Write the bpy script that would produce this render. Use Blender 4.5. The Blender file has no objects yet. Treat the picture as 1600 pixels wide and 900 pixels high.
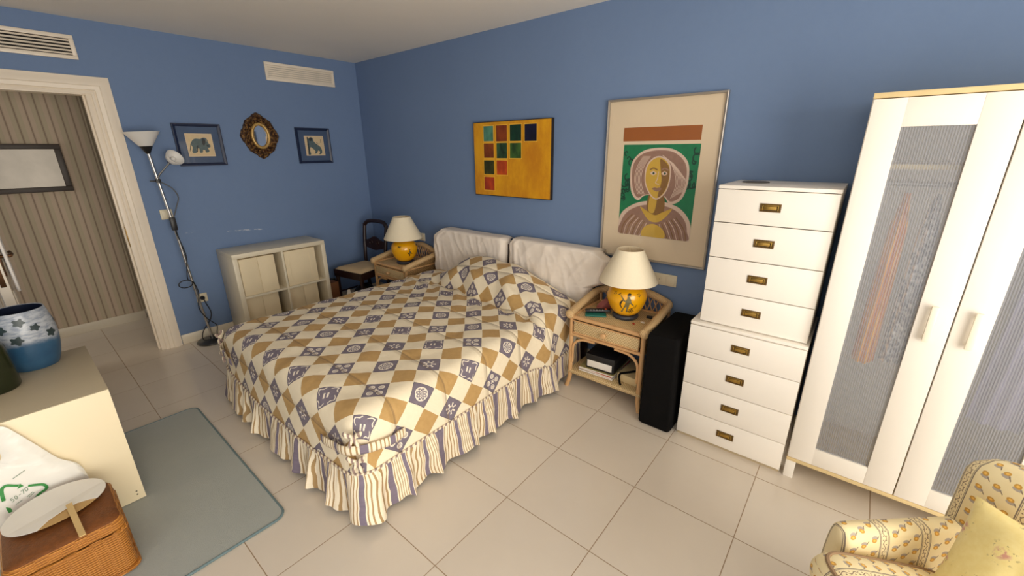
import bpy, bmesh, math, random
from math import sin, cos, pi, radians, sqrt, atan2, exp, floor
from mathutils import Vector, Matrix, noise, Euler

# ------------------------------------------------------------------ camera, world, light
scene = bpy.context.scene
COL = scene.collection
S = 0.453 / 0.43
CAM = Vector((4.37755, -2.71908, 1.60346))
cam_data = bpy.data.cameras.new('camera')
cam_data.sensor_width = 36.0
cam_data.lens = 650.752 / 1600.0 * 36.0
cam_data.clip_start = 0.02
cam = bpy.data.objects.new('camera', cam_data)
cam.location = CAM
cam.rotation_euler = Euler((1.251277, 0.008284, 0.690847), 'XYZ')
COL.objects.link(cam)
scene.camera = cam

scene.view_settings.view_transform = 'Standard'
scene.view_settings.look = 'None'
scene.view_settings.exposure = -0.18
scene.view_settings.gamma = 1.0
scene.view_settings.use_curve_mapping = False
scene.cycles.max_bounces = 12
scene.cycles.diffuse_bounces = 6
scene.cycles.glossy_bounces = 4
scene.cycles.transmission_bounces = 8
scene.cycles.caustics_reflective = False
scene.cycles.caustics_refractive = False
scene.cycles.use_denoising = True
scene.cycles.sample_clamp_indirect = 6.0

world = bpy.data.worlds.new('sky')
scene.world = world
world.use_nodes = True
wn = world.node_tree
wn.nodes.clear()
wo = wn.nodes.new('ShaderNodeOutputWorld')
wb = wn.nodes.new('ShaderNodeBackground')
ws = wn.nodes.new('ShaderNodeTexSky')
ws.sky_type = 'HOSEK_WILKIE'
ws.sun_direction = (0.3, 0.5, 0.8)
wb.inputs['Strength'].default_value = 0.6
wn.links.new(ws.outputs[0], wb.inputs[0])
wn.links.new(wb.outputs[0], wo.inputs[0])


def area_light(name, loc, rot, sx, sy, power, color):
    l = bpy.data.lights.new(name, 'AREA')
    l.shape = 'RECTANGLE'
    l.size = sx
    l.size_y = sy
    l.energy = power
    l.color = color
    o = bpy.data.objects.new(name, l)
    o.location = loc
    o.rotation_euler = rot
    COL.objects.link(o)
    return o


# daylight entering by the two windows of the room (right wall, and the wall behind the camera)
area_light('daylight_right', (6.36, -2.6, 1.12), (0, radians(90), 0), 1.9, 2.5, 150, (1.0, 0.935, 0.835))
area_light('daylight_front', (4.3, -4.31, 1.35), (radians(90), 0, 0), 1.9, 1.9, 22, (1.0, 0.94, 0.85))
area_light('hall_fill', (-0.6, -4.31, 1.4), (radians(90), 0, 0), 0.8, 1.9, 14, (1.0, 0.92, 0.80))  # unseen fill light added to brighten the hall; no window stands there

# ------------------------------------------------------------------ helpers


def lin(c):
    c = c / 255.0
    return c / 12.92 if c <= 0.04045 else ((c + 0.055) / 1.055) ** 2.4


def rgb(r, g, b):
    return (lin(r), lin(g), lin(b), 1.0)


class N:
    """small wrapper so node maths can be written as expressions"""

    def __init__(self, t, s):
        self.t = t
        self.s = s

    def _m(self, op, *a):
        n = self.t.nodes.new('ShaderNodeMath')
        n.operation = op
        for i, x in enumerate(a):
            if isinstance(x, N):
                self.t.links.new(x.s, n.inputs[i])
            else:
                n.inputs[i].default_value = float(x)
        return N(self.t, n.outputs[0])

    def __add__(s, o): return s._m('ADD', s, o)
    def __radd__(s, o): return s._m('ADD', o, s)
    def __sub__(s, o): return s._m('SUBTRACT', s, o)
    def __rsub__(s, o): return s._m('SUBTRACT', o, s)
    def __mul__(s, o): return s._m('MULTIPLY', s, o)
    def __rmul__(s, o): return s._m('MULTIPLY', o, s)
    def __truediv__(s, o): return s._m('DIVIDE', s, o)
    def __lt__(s, o): return s._m('LESS_THAN', s, o)
    def __gt__(s, o): return s._m('GREATER_THAN', s, o)
    def abs(s): return s._m('ABSOLUTE', s)
    def round(s): return s._m('ROUND', s)
    def floor(s): return s._m('FLOOR', s)
    def fract(s): return s._m('FRACT', s)
    def mod(s, o): return s._m('FLOORED_MODULO', s, o)
    def sin(s): return s._m('SINE', s)
    def cos(s): return s._m('COSINE', s)
    def sqrt(s): return s._m('SQRT', s)
    def max(s, o): return s._m('MAXIMUM', s, o)
    def min(s, o): return s._m('MINIMUM', s, o)
    def atan2(s, o): return s._m('ARCTAN2', s, o)
    def inv(s): return s._m('SUBTRACT', 1.0, s)

    def ss(s, a, b):
        n = s.t.nodes.new('ShaderNodeMapRange')
        n.interpolation_type = 'SMOOTHSTEP'
        s.t.links.new(s.s, n.inputs[0])
        n.inputs[1].default_value = a
        n.inputs[2].default_value = b
        return N(s.t, n.outputs[0])


class Mat:
    def __init__(self, name, color=(0.8, 0.8, 0.8, 1), rough=0.5, metal=0.0, spec=0.5, sheen=0.0, coat=0.0, trans=0.0, ior=1.5):
        self.m = bpy.data.materials.new(name)
        self.m.use_nodes = True
        self.t = self.m.node_tree
        self.p = self.t.nodes['Principled BSDF']
        self.out = self.t.nodes['Material Output']
        self.p.inputs['Base Color'].default_value = color
        self.p.inputs['Roughness'].default_value = rough
        self.p.inputs['Metallic'].default_value = metal
        self.p.inputs['Specular IOR Level'].default_value = spec
        self.p.inputs['Sheen Weight'].default_value = sheen
        self.p.inputs['Coat Weight'].default_value = coat
        self.p.inputs['Transmission Weight'].default_value = trans
        self.p.inputs['IOR'].default_value = ior

    def link(self, a, b):
        self.t.links.new(a.s if isinstance(a, N) else a, b)

    def coords(self, kind='Object'):
        n = self.t.nodes.new('ShaderNodeTexCoord')
        sp = self.t.nodes.new('ShaderNodeSeparateXYZ')
        self.t.links.new(n.outputs[kind], sp.inputs[0])
        self.vec = n.outputs[kind]
        return [N(self.t, sp.outputs[i]) for i in range(3)]

    def world(self):
        n = self.t.nodes.new('ShaderNodeNewGeometry')
        sp = self.t.nodes.new('ShaderNodeSeparateXYZ')
        self.t.links.new(n.outputs['Position'], sp.inputs[0])
        self.vec = n.outputs['Position']
        return [N(self.t, sp.outputs[i]) for i in range(3)]

    def noise(self, scale, detail=3.0, rough=0.5, stretch=None, vec=None):
        n = self.t.nodes.new('ShaderNodeTexNoise')
        n.inputs['Scale'].default_value = scale
        n.inputs['Detail'].default_value = detail
        n.inputs['Roughness'].default_value = rough
        v = vec
        if v is None:
            v = getattr(self, 'vec', None)
        if v is None:
            tc = self.t.nodes.new('ShaderNodeTexCoord')
            v = tc.outputs['Object']
        if stretch:
            mp = self.t.nodes.new('ShaderNodeMapping')
            mp.inputs['Scale'].default_value = stretch
            self.t.links.new(v, mp.inputs[0])
            v = mp.outputs[0]
        self.t.links.new(v, n.inputs['Vector'])
        return N(self.t, n.outputs[0])

    def mix(self, f, a, b):
        n = self.t.nodes.new('ShaderNodeMix')
        n.data_type = 'RGBA'
        for i, x in ((0, f), (6, a), (7, b)):
            if isinstance(x, N):
                self.t.links.new(x.s, n.inputs[i])
            elif isinstance(x, (int, float)):
                n.inputs[i].default_value = x
            else:
                n.inputs[i].default_value = x
        return N(self.t, n.outputs[2])

    def color(self, c):
        self.link(c, self.p.inputs['Base Color'])

    def roughness(self, c):
        self.link(c, self.p.inputs['Roughness'])

    def bump(self, h, strength=0.3, dist=0.01):
        n = self.t.nodes.new('ShaderNodeBump')
        n.inputs['Strength'].default_value = strength
        n.inputs['Distance'].default_value = dist
        self.link(h, n.inputs['Height'])
        self.link(n.outputs[0], self.p.inputs['Normal'])


def plain(name, col, rough=0.5, var=0.06, scale=8.0, bump=0.0, bscale=60.0, **k):
    """a one-colour surface with slight natural mottling"""
    m = Mat(name, rgb(*col), rough, **k)
    n = m.noise(scale, 4.0)
    lo = rgb(*[max(0, c * (1 - var)) for c in col])
    hi = rgb(*[min(255, c * (1 + var * 0.6)) for c in col])
    m.color(m.mix(n, lo, hi))
    if bump:
        m.bump(m.noise(bscale, 3.0), bump, 0.004)
    return m.m


class M:
    def __init__(self):
        self.v = []
        self.f = []
        self.mi = []
        self.uv = []
        self.has_uv = False

    def add(self, vs, fs, mat=0, uv=None):
        b = len(self.v)
        self.v += [tuple(p) for p in vs]
        if uv is not None:
            self.has_uv = True
            self.uv += list(uv)
        else:
            self.uv += [(0.0, 0.0)] * len(vs)
        for f in fs:
            self.f.append([i + b for i in f])
            self.mi.append(mat)
        return self

    def box(self, x0, x1, y0, y1, z0, z1, bev=0.0, mat=0, seg=2):
        bm = bmesh.new()
        bmesh.ops.create_cube(bm, size=1.0)
        for v in bm.verts:
            v.co = Vector(((x0 + x1) / 2 + v.co.x * (x1 - x0), (y0 + y1) / 2 + v.co.y * (y1 - y0), (z0 + z1) / 2 + v.co.z * (z1 - z0)))
        if bev > 0:
            bmesh.ops.bevel(bm, geom=bm.edges[:], offset=min(bev, 0.45 * min(abs(x1 - x0), abs(y1 - y0), abs(z1 - z0))), segments=seg, profile=0.5, affect='EDGES')
        bm.verts.index_update()
        self.add([v.co[:] for v in bm.verts], [[v.index for v in f.verts] for f in bm.faces], mat)
        bm.free()
        return self

    def lathe(self, prof, cx=0.0, cy=0.0, n=40, mat=0, sx=1.0, sy=1.0):
        vs = []
        fs = []
        for r, z in prof:
            for k in range(n):
                a = 2 * pi * k / n
                vs.append((cx + r * sx * cos(a), cy + r * sy * sin(a), z))
        for i in range(len(prof) - 1):
            for k in range(n):
                k2 = (k + 1) % n
                fs.append([i * n + k, i * n + k2, (i + 1) * n + k2, (i + 1) * n + k])
        if prof[0][0] > 1e-5:
            fs.append(list(range(n))[::-1])
        if prof[-1][0] > 1e-5:
            fs.append([(len(prof) - 1) * n + k for k in range(n)])
        return self.add(vs, fs, mat)

    def lathe_open(self, prof, cx=0.0, cy=0.0, n=40, mat=0):
        vs = []
        fs = []
        for r, z in prof:
            for k in range(n):
                a = 2 * pi * k / n
                vs.append((cx + r * cos(a), cy + r * sin(a), z))
        m = len(prof)
        for i in range(m):
            j = (i + 1) % m
            for k in range(n):
                k2 = (k + 1) % n
                fs.append([i * n + k, i * n + k2, j * n + k2, j * n + k])
        return self.add(vs, fs, mat)

    def tube(self, pts, r, n=8, mat=0, closed=False, flat=1.0):
        pts = [Vector(p) for p in pts]
        m = len(pts)
        rs = r if isinstance(r, (list, tuple)) else [r] * m
        vs = []
        fs = []
        t0 = (pts[1] - pts[0]).normalized()
        up = Vector((0, 0, 1)) if abs(t0.z) < 0.9 else Vector((1, 0, 0))
        nrm = (up - t0 * up.dot(t0)).normalized()
        for i, p in enumerate(pts):
            a = pts[(i - 1) % m] if (closed or i > 0) else pts[0]
            b = pts[(i + 1) % m] if (closed or i < m - 1) else pts[-1]
            t = (b - a)
            if t.length < 1e-9:
                t = t0
            t = t.normalized()
            nrm = (nrm - t * nrm.dot(t))
            nrm = nrm.normalized() if nrm.length > 1e-6 else Vector((1, 0, 0))
            bn = t.cross(nrm)
            for k in range(n):
                ang = 2 * pi * k / n
                vs.append((p + (nrm * cos(ang) * flat + bn * sin(ang)) * rs[i])[:])
        for i in range(m if closed else m - 1):
            j = (i + 1) % m
            for k in range(n):
                k2 = (k + 1) % n
                fs.append([i * n + k, i * n + k2, j * n + k2, j * n + k])
        if not closed:
            fs.append(list(range(n))[::-1])
            fs.append([(m - 1) * n + k for k in range(n)])
        return self.add(vs, fs, mat)

    def prism(self, poly, fn, d0, d1, mat=0):
        """poly: 2-D outline, fn(u, v, d) -> xyz"""
        n = len(poly)
        vs = [fn(u, v, d0) for u, v in poly] + [fn(u, v, d1) for u, v in poly]
        fs = [list(range(n))[::-1], list(range(n, 2 * n))] + [[i, (i + 1) % n, n + (i + 1) % n, n + i] for i in range(n)]
        return self.add(vs, fs, mat)

    def grid(self, fn, nu, nv, mat=0, uvfn=None, closed_u=False):
        vs = []
        uv = []
        for i in range(nu + (0 if closed_u else 1)):
            for j in range(nv + 1):
                u = i / nu
                v = j / nv
                vs.append(fn(u, v))
                uv.append(uvfn(u, v) if uvfn else (u, v))
        fs = []
        w = nv + 1
        for i in range(nu):
            i2 = (i + 1) % nu if closed_u else i + 1
            for j in range(nv):
                fs.append([i * w + j, i2 * w + j, i2 * w + j + 1, i * w + j + 1])
        return self.add(vs, fs, mat, uv)

    def ellipsoid(self, c, r, n=16, m=10, mat=0):
        prof = []
        vs = []
        fs = []
        for i in range(1, m):
            a = -pi / 2 + pi * i / m
            for k in range(n):
                b = 2 * pi * k / n
                vs.append((c[0] + r[0] * cos(a) * cos(b), c[1] + r[1] * cos(a) * sin(b), c[2] + r[2] * sin(a)))
        bot = len(vs)
        vs.append((c[0], c[1], c[2] - r[2]))
        vs.append((c[0], c[1], c[2] + r[2]))
        for i in range(m - 2):
            for k in range(n):
                k2 = (k + 1) % n
                fs.append([i * n + k, i * n + k2, (i + 1) * n + k2, (i + 1) * n + k])
        for k in range(n):
            k2 = (k + 1) % n
            fs.append([bot, k2, k])
            fs.append([bot + 1, (m - 2) * n + k, (m - 2) * n + k2])
        return self.add(vs, fs, mat)

    def xf(self, mat4, start=0):
        for i in range(start, len(self.v)):
            self.v[i] = (mat4 @ Vector(self.v[i]))[:]
        return self

    def build(self, name, mats, parent=None, world=True, smooth=True, angle=38, recalc=True, solid=0.0, sub=0):
        me = bpy.data.meshes.new(name)
        off = Vector((0, 0, 0))
        if parent is not None and world:
            off = Vector(parent.location)
            if parent.parent is not None:
                off += Vector(parent.parent.location)
        me.from_pydata([(Vector(p) - off)[:] for p in self.v], [], self.f)
        if not isinstance(mats, (list, tuple)):
            mats = [mats]
        for m in mats:
            me.materials.append(m)
        me.polygons.foreach_set('material_index', self.mi)
        if self.has_uv:
            lay = me.uv_layers.new(name='UVMap')
            for l in me.loops:
                lay.data[l.index].uv = self.uv[l.vertex_index]
        if recalc:
            bm = bmesh.new()
            bm.from_mesh(me)
            bmesh.ops.recalc_face_normals(bm, faces=bm.faces[:])
            bm.to_mesh(me)
            bm.free()
        if smooth:
            me.polygons.foreach_set('use_smooth', [True] * len(me.polygons))
            me.set_sharp_from_angle(angle=radians(angle))
        me.update()
        o = bpy.data.objects.new(name, me)
        if parent is not None:
            o.parent = parent
        COL.objects.link(o)
        if solid:
            sm = o.modifiers.new('thickness', 'SOLIDIFY')
            sm.thickness = solid
            sm.offset = -1
        if sub:
            ss = o.modifiers.new('smooth', 'SUBSURF')
            ss.levels = sub
            ss.render_levels = sub
        return o


def tag(o, label, cat, group=None, kind=None):
    if label:
        o['label'] = label
    if cat:
        o['category'] = cat
    if group:
        o['group'] = group
    if kind:
        o['kind'] = kind
    return o


def thing(name, label, cat, loc=(0, 0, 0), rz=0.0, group=None):
    o = bpy.data.objects.new(name, None)
    o.empty_display_size = 0.1
    o.location = loc
    o.rotation_euler = (0, 0, rz)
    COL.objects.link(o)
    return tag(o, label, cat, group)


def struct(o):
    o['kind'] = 'structure'
    return o


def dup(root, loc, label, rz=None):
    r = root.copy()
    COL.objects.link(r)
    r.location = loc
    if rz is not None:
        r.rotation_euler = (0, 0, rz)
    r['label'] = label
    for ch in list(root.children):
        c = ch.copy()
        COL.objects.link(c)
        c.parent = r
        for g in list(ch.children):
            d = g.copy()
            COL.objects.link(d)
            d.parent = c
    return r


def smooth_path(pts, n=6, closed=False):
    """Catmull-Rom through the points"""
    P = [Vector(p) for p in pts]
    out = []
    m = len(P)
    for i in range(m if closed else m - 1):
        p0 = P[(i - 1) % m] if (closed or i > 0) else P[0]
        p1 = P[i]
        p2 = P[(i + 1) % m]
        p3 = P[(i + 2) % m] if (closed or i < m - 2) else P[-1]
        for k in range(n):
            t = k / n
            out.append(0.5 * ((2 * p1) + (p2 - p0) * t + (2 * p0 - 5 * p1 + 4 * p2 - p3) * t * t + (3 * p1 - p0 - 3 * p2 + p3) * t ** 3))
    if not closed:
        out.append(P[-1])
    return out


def curve2(pts, n=5, closed=True):
    return [(p.x, p.y) for p in smooth_path([(a, b, 0) for a, b in pts], n, closed)]


def nz(x, y, z=0.0):
    return noise.noise(Vector((x, y, z)))


def sstep(a, b, x):
    t = max(0.0, min(1.0, (x - a) / (b - a)))
    return t * t * (3 - 2 * t)


random.seed(4)

# ------------------------------------------------------------------ materials
# floor tiles
m = Mat('floor_tile', rgb(214, 204, 190), 0.22, spec=0.5)
x, y, z = m.world()
TS = 0.453
gx = (((x - 3.3257) / TS) - ((x - 3.3257) / TS).round()).abs() * TS
gy = (((y + 1.9599) / TS) - ((y + 1.9599) / TS).round()).abs() * TS
g = gx.min(gy)
grout = g.ss(0.0012, 0.0024).inv()
ci = ((x - 3.3257) / TS).floor() * 7.31 + ((y + 1.9599) / TS).floor() * 3.77
tone = (ci.sin() * 43.7).fract()
n1 = m.noise(2.2, 5.0, 0.6)
base = m.mix(n1 * 0.7 + tone * 0.3, rgb(205, 194, 180), rgb(220, 211, 198))
m.color(m.mix(grout, base, rgb(150, 126, 98)))
m.roughness(grout * 0.4 + 0.2 + n1 * 0.08)
m.bump(grout.inv(), 0.35, 0.002)
FLOOR = m.m

# blue wall paint with plaster scuffs
m = Mat('blue_paint', rgb(98, 132, 186), 0.75, spec=0.25)
x, y, z = m.world()
n1 = m.noise(1.3, 4.0, 0.6)
n2 = m.noise(26.0, 5.0, 0.7)
base = m.mix(n1 * 0.6 + n2 * 0.3, rgb(106, 128, 164), rgb(121, 144, 180))
n3 = m.noise(55.0, 4.0, 0.75, stretch=(1, 0.35, 2.2))
band = ((z - 0.915 + (y + 1.3) * 0.06).abs()).ss(0.004, 0.016).inv() * (((y + 1.32).abs()).ss(0.12, 0.34).inv()) * (x < 0.05)
band2 = ((z - 0.955).abs()).ss(0.003, 0.012).inv() * (((y + 1.76).abs()).ss(0.02, 0.09).inv()) * (x < 0.05)
scuff = (band.max(band2) * n3).ss(0.50, 0.60)
m.color(m.mix(scuff, base, rgb(200, 205, 212)))
m.bump(n2, 0.10, 0.004)
BLUE = m.m

CEIL = plain('ceiling_paint', (240, 234, 224), 0.85, 0.03, 1.5, 0.06, 40)
TRIM = plain('cream_woodwork', (238, 226, 208), 0.38, 0.03, 3.0)
BASEB = plain('cream_skirting_tile', (226, 216, 196), 0.3, 0.03, 3.0)
WHITE_LAM = plain('white_laminate', (240, 234, 224), 0.32, 0.015, 2.0)
CREAM_LAM = plain('cream_laminate', (240, 226, 192), 0.42, 0.02, 2.0)
CREAMWHITE = plain('cream_white_handle', (238, 230, 210), 0.4, 0.01)
CUBE_LAM = plain('cream_white_laminate', (224, 214, 190), 0.4, 0.02, 2.0)
BOXCARD = plain('white_cardboard', (232, 216, 182), 0.7, 0.04, 5.0, 0.05)
DARK = plain('dark_gap', (22, 20, 18), 0.8)
BLACKP = plain('black_plastic', (24, 24, 26), 0.4)
BLACKC = plain('black_cloth', (13, 12, 12), 0.95, 0.15, 20.0, 0.25, 220.0, spec=0.15)
CHROME = Mat('brushed_steel', rgb(186, 184, 182), 0.28, 1.0).m
GREYMET = Mat('grey_metal', rgb(120, 118, 114), 0.4, 0.8).m
BRASS = plain('antique_brass', (176, 140, 70), 0.32, 0.2, 60.0, metal=0.9)
BRASSD = plain('dark_brass', (110, 84, 42), 0.5, 0.25, 60.0, metal=0.5)
SHADE = plain('cream_shade_fabric', (240, 228, 200), 0.8, 0.03, 120.0)
OPAL = plain('opal_plastic', (226, 224, 220), 0.35, 0.02)
SWITCH = plain('ivory_plastic', (222, 212, 186), 0.4, 0.02)
SHEET = plain('white_sheet', (238, 228, 216), 0.85, 0.03, 8.0, 0.08, 180.0)
DARKWOOD = plain('dark_mahogany', (40, 20, 16), 0.35, 0.3, 14.0)
SEATC = plain('cream_seat_fabric', (206, 180, 140), 0.8, 0.05, 30.0)
BROWNBOX = plain('brown_cardboard', (126, 80, 46), 0.7, 0.08)
PINE = plain('pale_birch', (226, 202, 150), 0.45, 0.06, 12.0)
PAPER = plain('white_paper', (232, 228, 220), 0.7, 0.03)
KRAFT = plain('kraft_paper', (196, 158, 100), 0.7, 0.06)
BAMBOO = plain('bamboo', (212, 180, 122), 0.5, 0.08)
NAVY = plain('navy_frame', (24, 36, 66), 0.4, 0.1)
MATBLUE = plain('slate_blue_mat', (64, 84, 116), 0.6, 0.05)
PRINTC = plain('aged_print_paper', (222, 198, 156), 0.7, 0.06, 30.0)
TEALG = plain('grey_teal_ink', (86, 104, 106), 0.6, 0.25, 60.0)
INK = plain('dark_ink', (44, 48, 50), 0.6, 0.2, 40.0)
CREAMINK = plain('cream_ink', (226, 204, 170), 0.6, 0.05)
SILVERF = Mat('silver_frame', rgb(176, 168, 158), 0.35, 0.7).m
MOUNT = plain('cream_mount', (228, 208, 178), 0.75, 0.02)
ORANGEINK = plain('orange_brown_ink', (160, 92, 36), 0.6, 0.06)
GREENINK = plain('green_ink', (24, 124, 78), 0.6, 0.15, 30.0)
DGREENINK = plain('dark_green_ink', (20, 62, 44), 0.6, 0.2, 30.0)
MAUVE = plain('mauve_ink', (158, 122, 104), 0.6, 0.12, 40.0)
PALEINK = plain('pale_pink_ink', (222, 196, 178), 0.6, 0.06)
OCHREINK = plain('ochre_ink', (212, 172, 66), 0.6, 0.08)
BROWNINK = plain('brown_ink', (140, 102, 50), 0.6, 0.12, 40.0)
DOORW = plain('white_door', (236, 226, 210), 0.4, 0.02)
BRONZE = plain('bronze', (92, 62, 36), 0.4, 0.2, metal=0.7)
TOWEL = plain('white_towel', (236, 230, 224), 0.95, 0.04, 30.0, 0.3, 200.0)
GREENCER = plain('dark_green_glaze', (34, 40, 20), 0.25, 0.3, 10.0)
YELLOWCER = plain('yellow_glaze', (238, 172, 14), 0.22, 0.04, 5.0, coat=0.4)
FIGINK = plain('grey_green_glaze', (112, 104, 66), 0.4, 0.3, 80.0)
FIGDARK = plain('dark_glaze', (52, 42, 24), 0.4, 0.3, 80.0)
BASECER = plain('slate_base', (54, 58, 68), 0.35, 0.1)
SLATE = plain('dark_slate_disc', (96, 92, 88), 0.6, 0.1)
TEALP = plain('teal_plastic', (20, 110, 96), 0.5)
PINKC = plain('pink_leather', (168, 96, 92), 0.6)
ORANGEP = plain('orange_plastic', (226, 96, 40), 0.5)
REDP = plain('red_plastic', (180, 36, 26), 0.5)
GREEND = plain('printed_green', (62, 146, 72), 0.6, 0.05)
GREYTXT = plain('printed_grey_green', (130, 150, 128), 0.6, 0.05)
ORANGECL = plain('orange_cloth', (248, 174, 34), 0.9, 0.1)
LILACCL = plain('lilac_cloth', (150, 140, 170), 0.9, 0.1)

# plastic carrier bag: thin, slightly translucent
m = Mat('carrier_bag_plastic', rgb(236, 234, 226), 0.35, spec=0.4)
m.p.inputs['Subsurface Weight'].default_value = 0.15
m.p.inputs['Subsurface Radius'].default_value = (0.02, 0.02, 0.02)
BAGP = m.m

# hall wallpaper: narrow alternating stripes
m = Mat('striped_wallpaper', rgb(180, 165, 140), 0.8)
x, y, z = m.world()
t = (y / 0.066)
f = t.fract()
alt = (t.floor().mod(2.0)) > 0.5
n1 = m.noise(30.0, 3.0)
base = m.mix(alt, rgb(186, 172, 146), rgb(196, 176, 154))
base = m.mix(n1 * 0.25, base, rgb(170, 152, 128))
line = ((f - 0.5).abs() < 0.06)
line2 = ((f - 0.5).abs() < 0.13) * 0.25
m.color(m.mix(line.max(line2) * 0.7, base, rgb(122, 100, 84)))
WALLP = m.m

# quilt: diamonds in plum, tan and cream with printed ornaments (UV in lattice units)
m = Mat('printed_quilt', rgb(240, 226, 196), 0.85, sheen=0.05)
u, v, _ = m.coords('UV')
wob = m.noise(1.5, 2.0)
wob2 = m.noise(1.7, 2.0, vec=None, stretch=(1.3, 0.9, 1.0))
uw = u + (wob - 0.5) * 0.05
vw = v + (wob2 - 0.5) * 0.05
iu = uw.round()
iv = vw.round()
fu = uw - iu
fv = vw - iv
pm = fu.abs().max(fv.abs())
purple = pm < 0.243
outline = (pm > 0.232) * purple
fu2 = (uw - 0.5) - (uw - 0.5).round()
fv2 = (vw - 0.5) - (vw - 0.5).round()
tan = fu2.abs().max(fv2.abs()) < 0.243
a = fu / 0.243
b = fv / 0.243
r = (a * a + b * b).sqrt()
th = b.atan2(a)
kid = (iu * 3.0 + iv * 5.0).mod(4.0)
# motifs
sun = ((r > 0.28) * (r < 0.62) * ((th * 7.0).cos() > 0.35) * (r + 0.0 > 0.0)).max(((r - 0.26).abs() < 0.04))
ros = ((r < 0.64) * (((th * 8.0).cos() * (r * 22.0).sin()) > 0.1)).max((r - 0.62).abs() < 0.05)
aa = a.abs()
bb = b.abs()
rc = ((aa - 0.42) * (aa - 0.42) + (bb - 0.46) * (bb - 0.46)).sqrt()
scr = ((rc - 0.22).abs() < 0.06).max(((rc - 0.08).abs()) < 0.04).max((aa < 0.06) * (bb < 0.3)).max((bb < 0.06) * (aa < 0.24))
edge = ((pm / 0.243 - 0.80 + (th * 8.0).sin() * 0.07).abs() < 0.05) * ((th * 2.0).sin().abs() > 0.45)
bars = (bb < 0.26) * (aa < 0.34) * ((a * 18.0).sin() > 0.0)
bar = edge.max(bars)
mot = (sun * (kid < 0.5)).max(ros * ((kid - 1.0).abs() < 0.5)).max(scr * ((kid - 2.0).abs() < 0.5)).max(bar * ((kid - 3.0).abs() < 0.5))
fine = m.noise(9.0, 3.0)
plum = m.mix(fine, rgb(100, 92, 106), rgb(132, 122, 134))
plum = m.mix(outline, plum, rgb(86, 78, 90))
tanc = m.mix(fine, rgb(176, 140, 84), rgb(196, 160, 104))
cream = m.mix(fine, rgb(236, 222, 192), rgb(244, 232, 206))
c = m.mix(tan, cream, tanc)
c = m.mix(purple, c, plum)
c = m.mix(mot * purple, c, rgb(232, 222, 206))
q = (u - v)
p = (u + v)
# quilting seam lines across the bed
sl = ((q / 1.9 + 0.18) - (q / 1.9 + 0.18).round()).abs() * 1.9
seam = sl < 0.03
m.color(m.mix(seam * 0.5, c, rgb(120, 96, 70)))
h = sl.ss(0.0, 0.16) * 0.9 + m.noise(2.6, 4.0) * 0.7
m.bump(h, 0.55, 0.012)
QUILT = m.m

# ruffle: plum bands and thin tan lines on cream (u in metres of cloth)
m = Mat('striped_ruffle', rgb(240, 226, 200), 0.85, sheen=0.05)
u, v, _ = m.coords('UV')
n1 = m.noise(14.0, 3.0)
f = (u / 0.112).fract()
band = (f < 0.23) * 1.0
ln = ((f - 0.23) / 0.77 * 5.0).fract()
thin = ((ln - 0.5).abs() < 0.17) * (f > 0.25)
c = m.mix(thin, m.mix(n1, rgb(236, 222, 194), rgb(244, 234, 212)), rgb(172, 142, 98))
c = m.mix(band, c, m.mix(n1, rgb(104, 95, 112), rgb(136, 124, 140)))
m.color(c)
m.bump(m.noise(60.0, 2.0), 0.1, 0.003)
RUFFLE = m.m


def weave(name, lo, hi, k, kz=None, strength=0.8, rough=0.55):
    """woven cane / wicker: over-and-under strands along the object axes"""
    mm = Mat(name, rgb(*hi), rough)
    x, y, z = mm.coords('Object')
    kz = kz or k
    gn = mm.t.nodes.new('ShaderNodeNewGeometry')
    sp = mm.t.nodes.new('ShaderNodeSeparateXYZ')
    mm.t.links.new(gn.outputs['True Normal'], sp.inputs[0])
    flat = N(mm.t, sp.outputs[2]).abs() > 0.6
    a = (x * k).sin() * (y * k).sin() * flat + ((x + y) * k).sin() * (z * kz).sin() * flat.inv()
    n = mm.noise(40.0, 3.0)
    f = a.ss(-0.7, 0.7)
    mm.color(mm.mix(f * 0.75 + n * 0.25, rgb(*lo), rgb(*hi)))
    mm.bump(f, strength, 0.006)
    return mm.m


CANE = weave('woven_cane', (184, 152, 104), (228, 204, 156), 330.0, 330.0, 0.6)
CANED = weave('woven_cane_dark', (120, 90, 54), (176, 142, 92), 260.0, 260.0, 0.7)
m = Mat('rattan_pole', rgb(196, 142, 88), 0.42)
x, y, z = m.coords('Object')
n1 = m.noise(9.0, 4.0, 0.6)
m.color(m.mix(n1, rgb(186, 138, 88), rgb(222, 182, 132)))
m.bump(m.noise(60.0, 2.0), 0.15, 0.003)
RATTAN = m.m
m = Mat('wrapped_rattan', rgb(206, 166, 112), 0.5)
x, y, z = m.coords('Object')
w = ((x + y * 1.0 + z * 0.6) * 520.0).sin()
n1 = m.noise(12.0, 3.0)
m.color(m.mix(w.ss(-1, 1) * 0.5 + n1 * 0.5, rgb(190, 152, 102), rgb(228, 198, 150)))
m.bump(w, 0.5, 0.003)
WRAP = m.m

# orange-brown basket wicker
m = Mat('basket_wicker', rgb(176, 108, 40), 0.5)
x, y, z = m.coords('Object')
col_ = ((x + y) * 95.0).sin()
strand = (z * 620.0 + (col_ > 0.0) * 3.1416).sin() * (0.5 + 0.5 * col_.abs())
n1 = m.noise(30.0, 4.0)
f = strand.ss(-1.0, 1.0)
m.color(m.mix(f * 0.55 + n1 * 0.45, rgb(146, 84, 22), rgb(212, 144, 62)))
m.bump(f, 0.9, 0.006)
WICKER = m.m
WICKERTOP = plain('shaded_lid_weave', (120, 68, 22), 0.6, 0.25, 60.0, 0.7, 160.0)  # lid top darker than the wicker sides, its shade put into the colour

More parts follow.
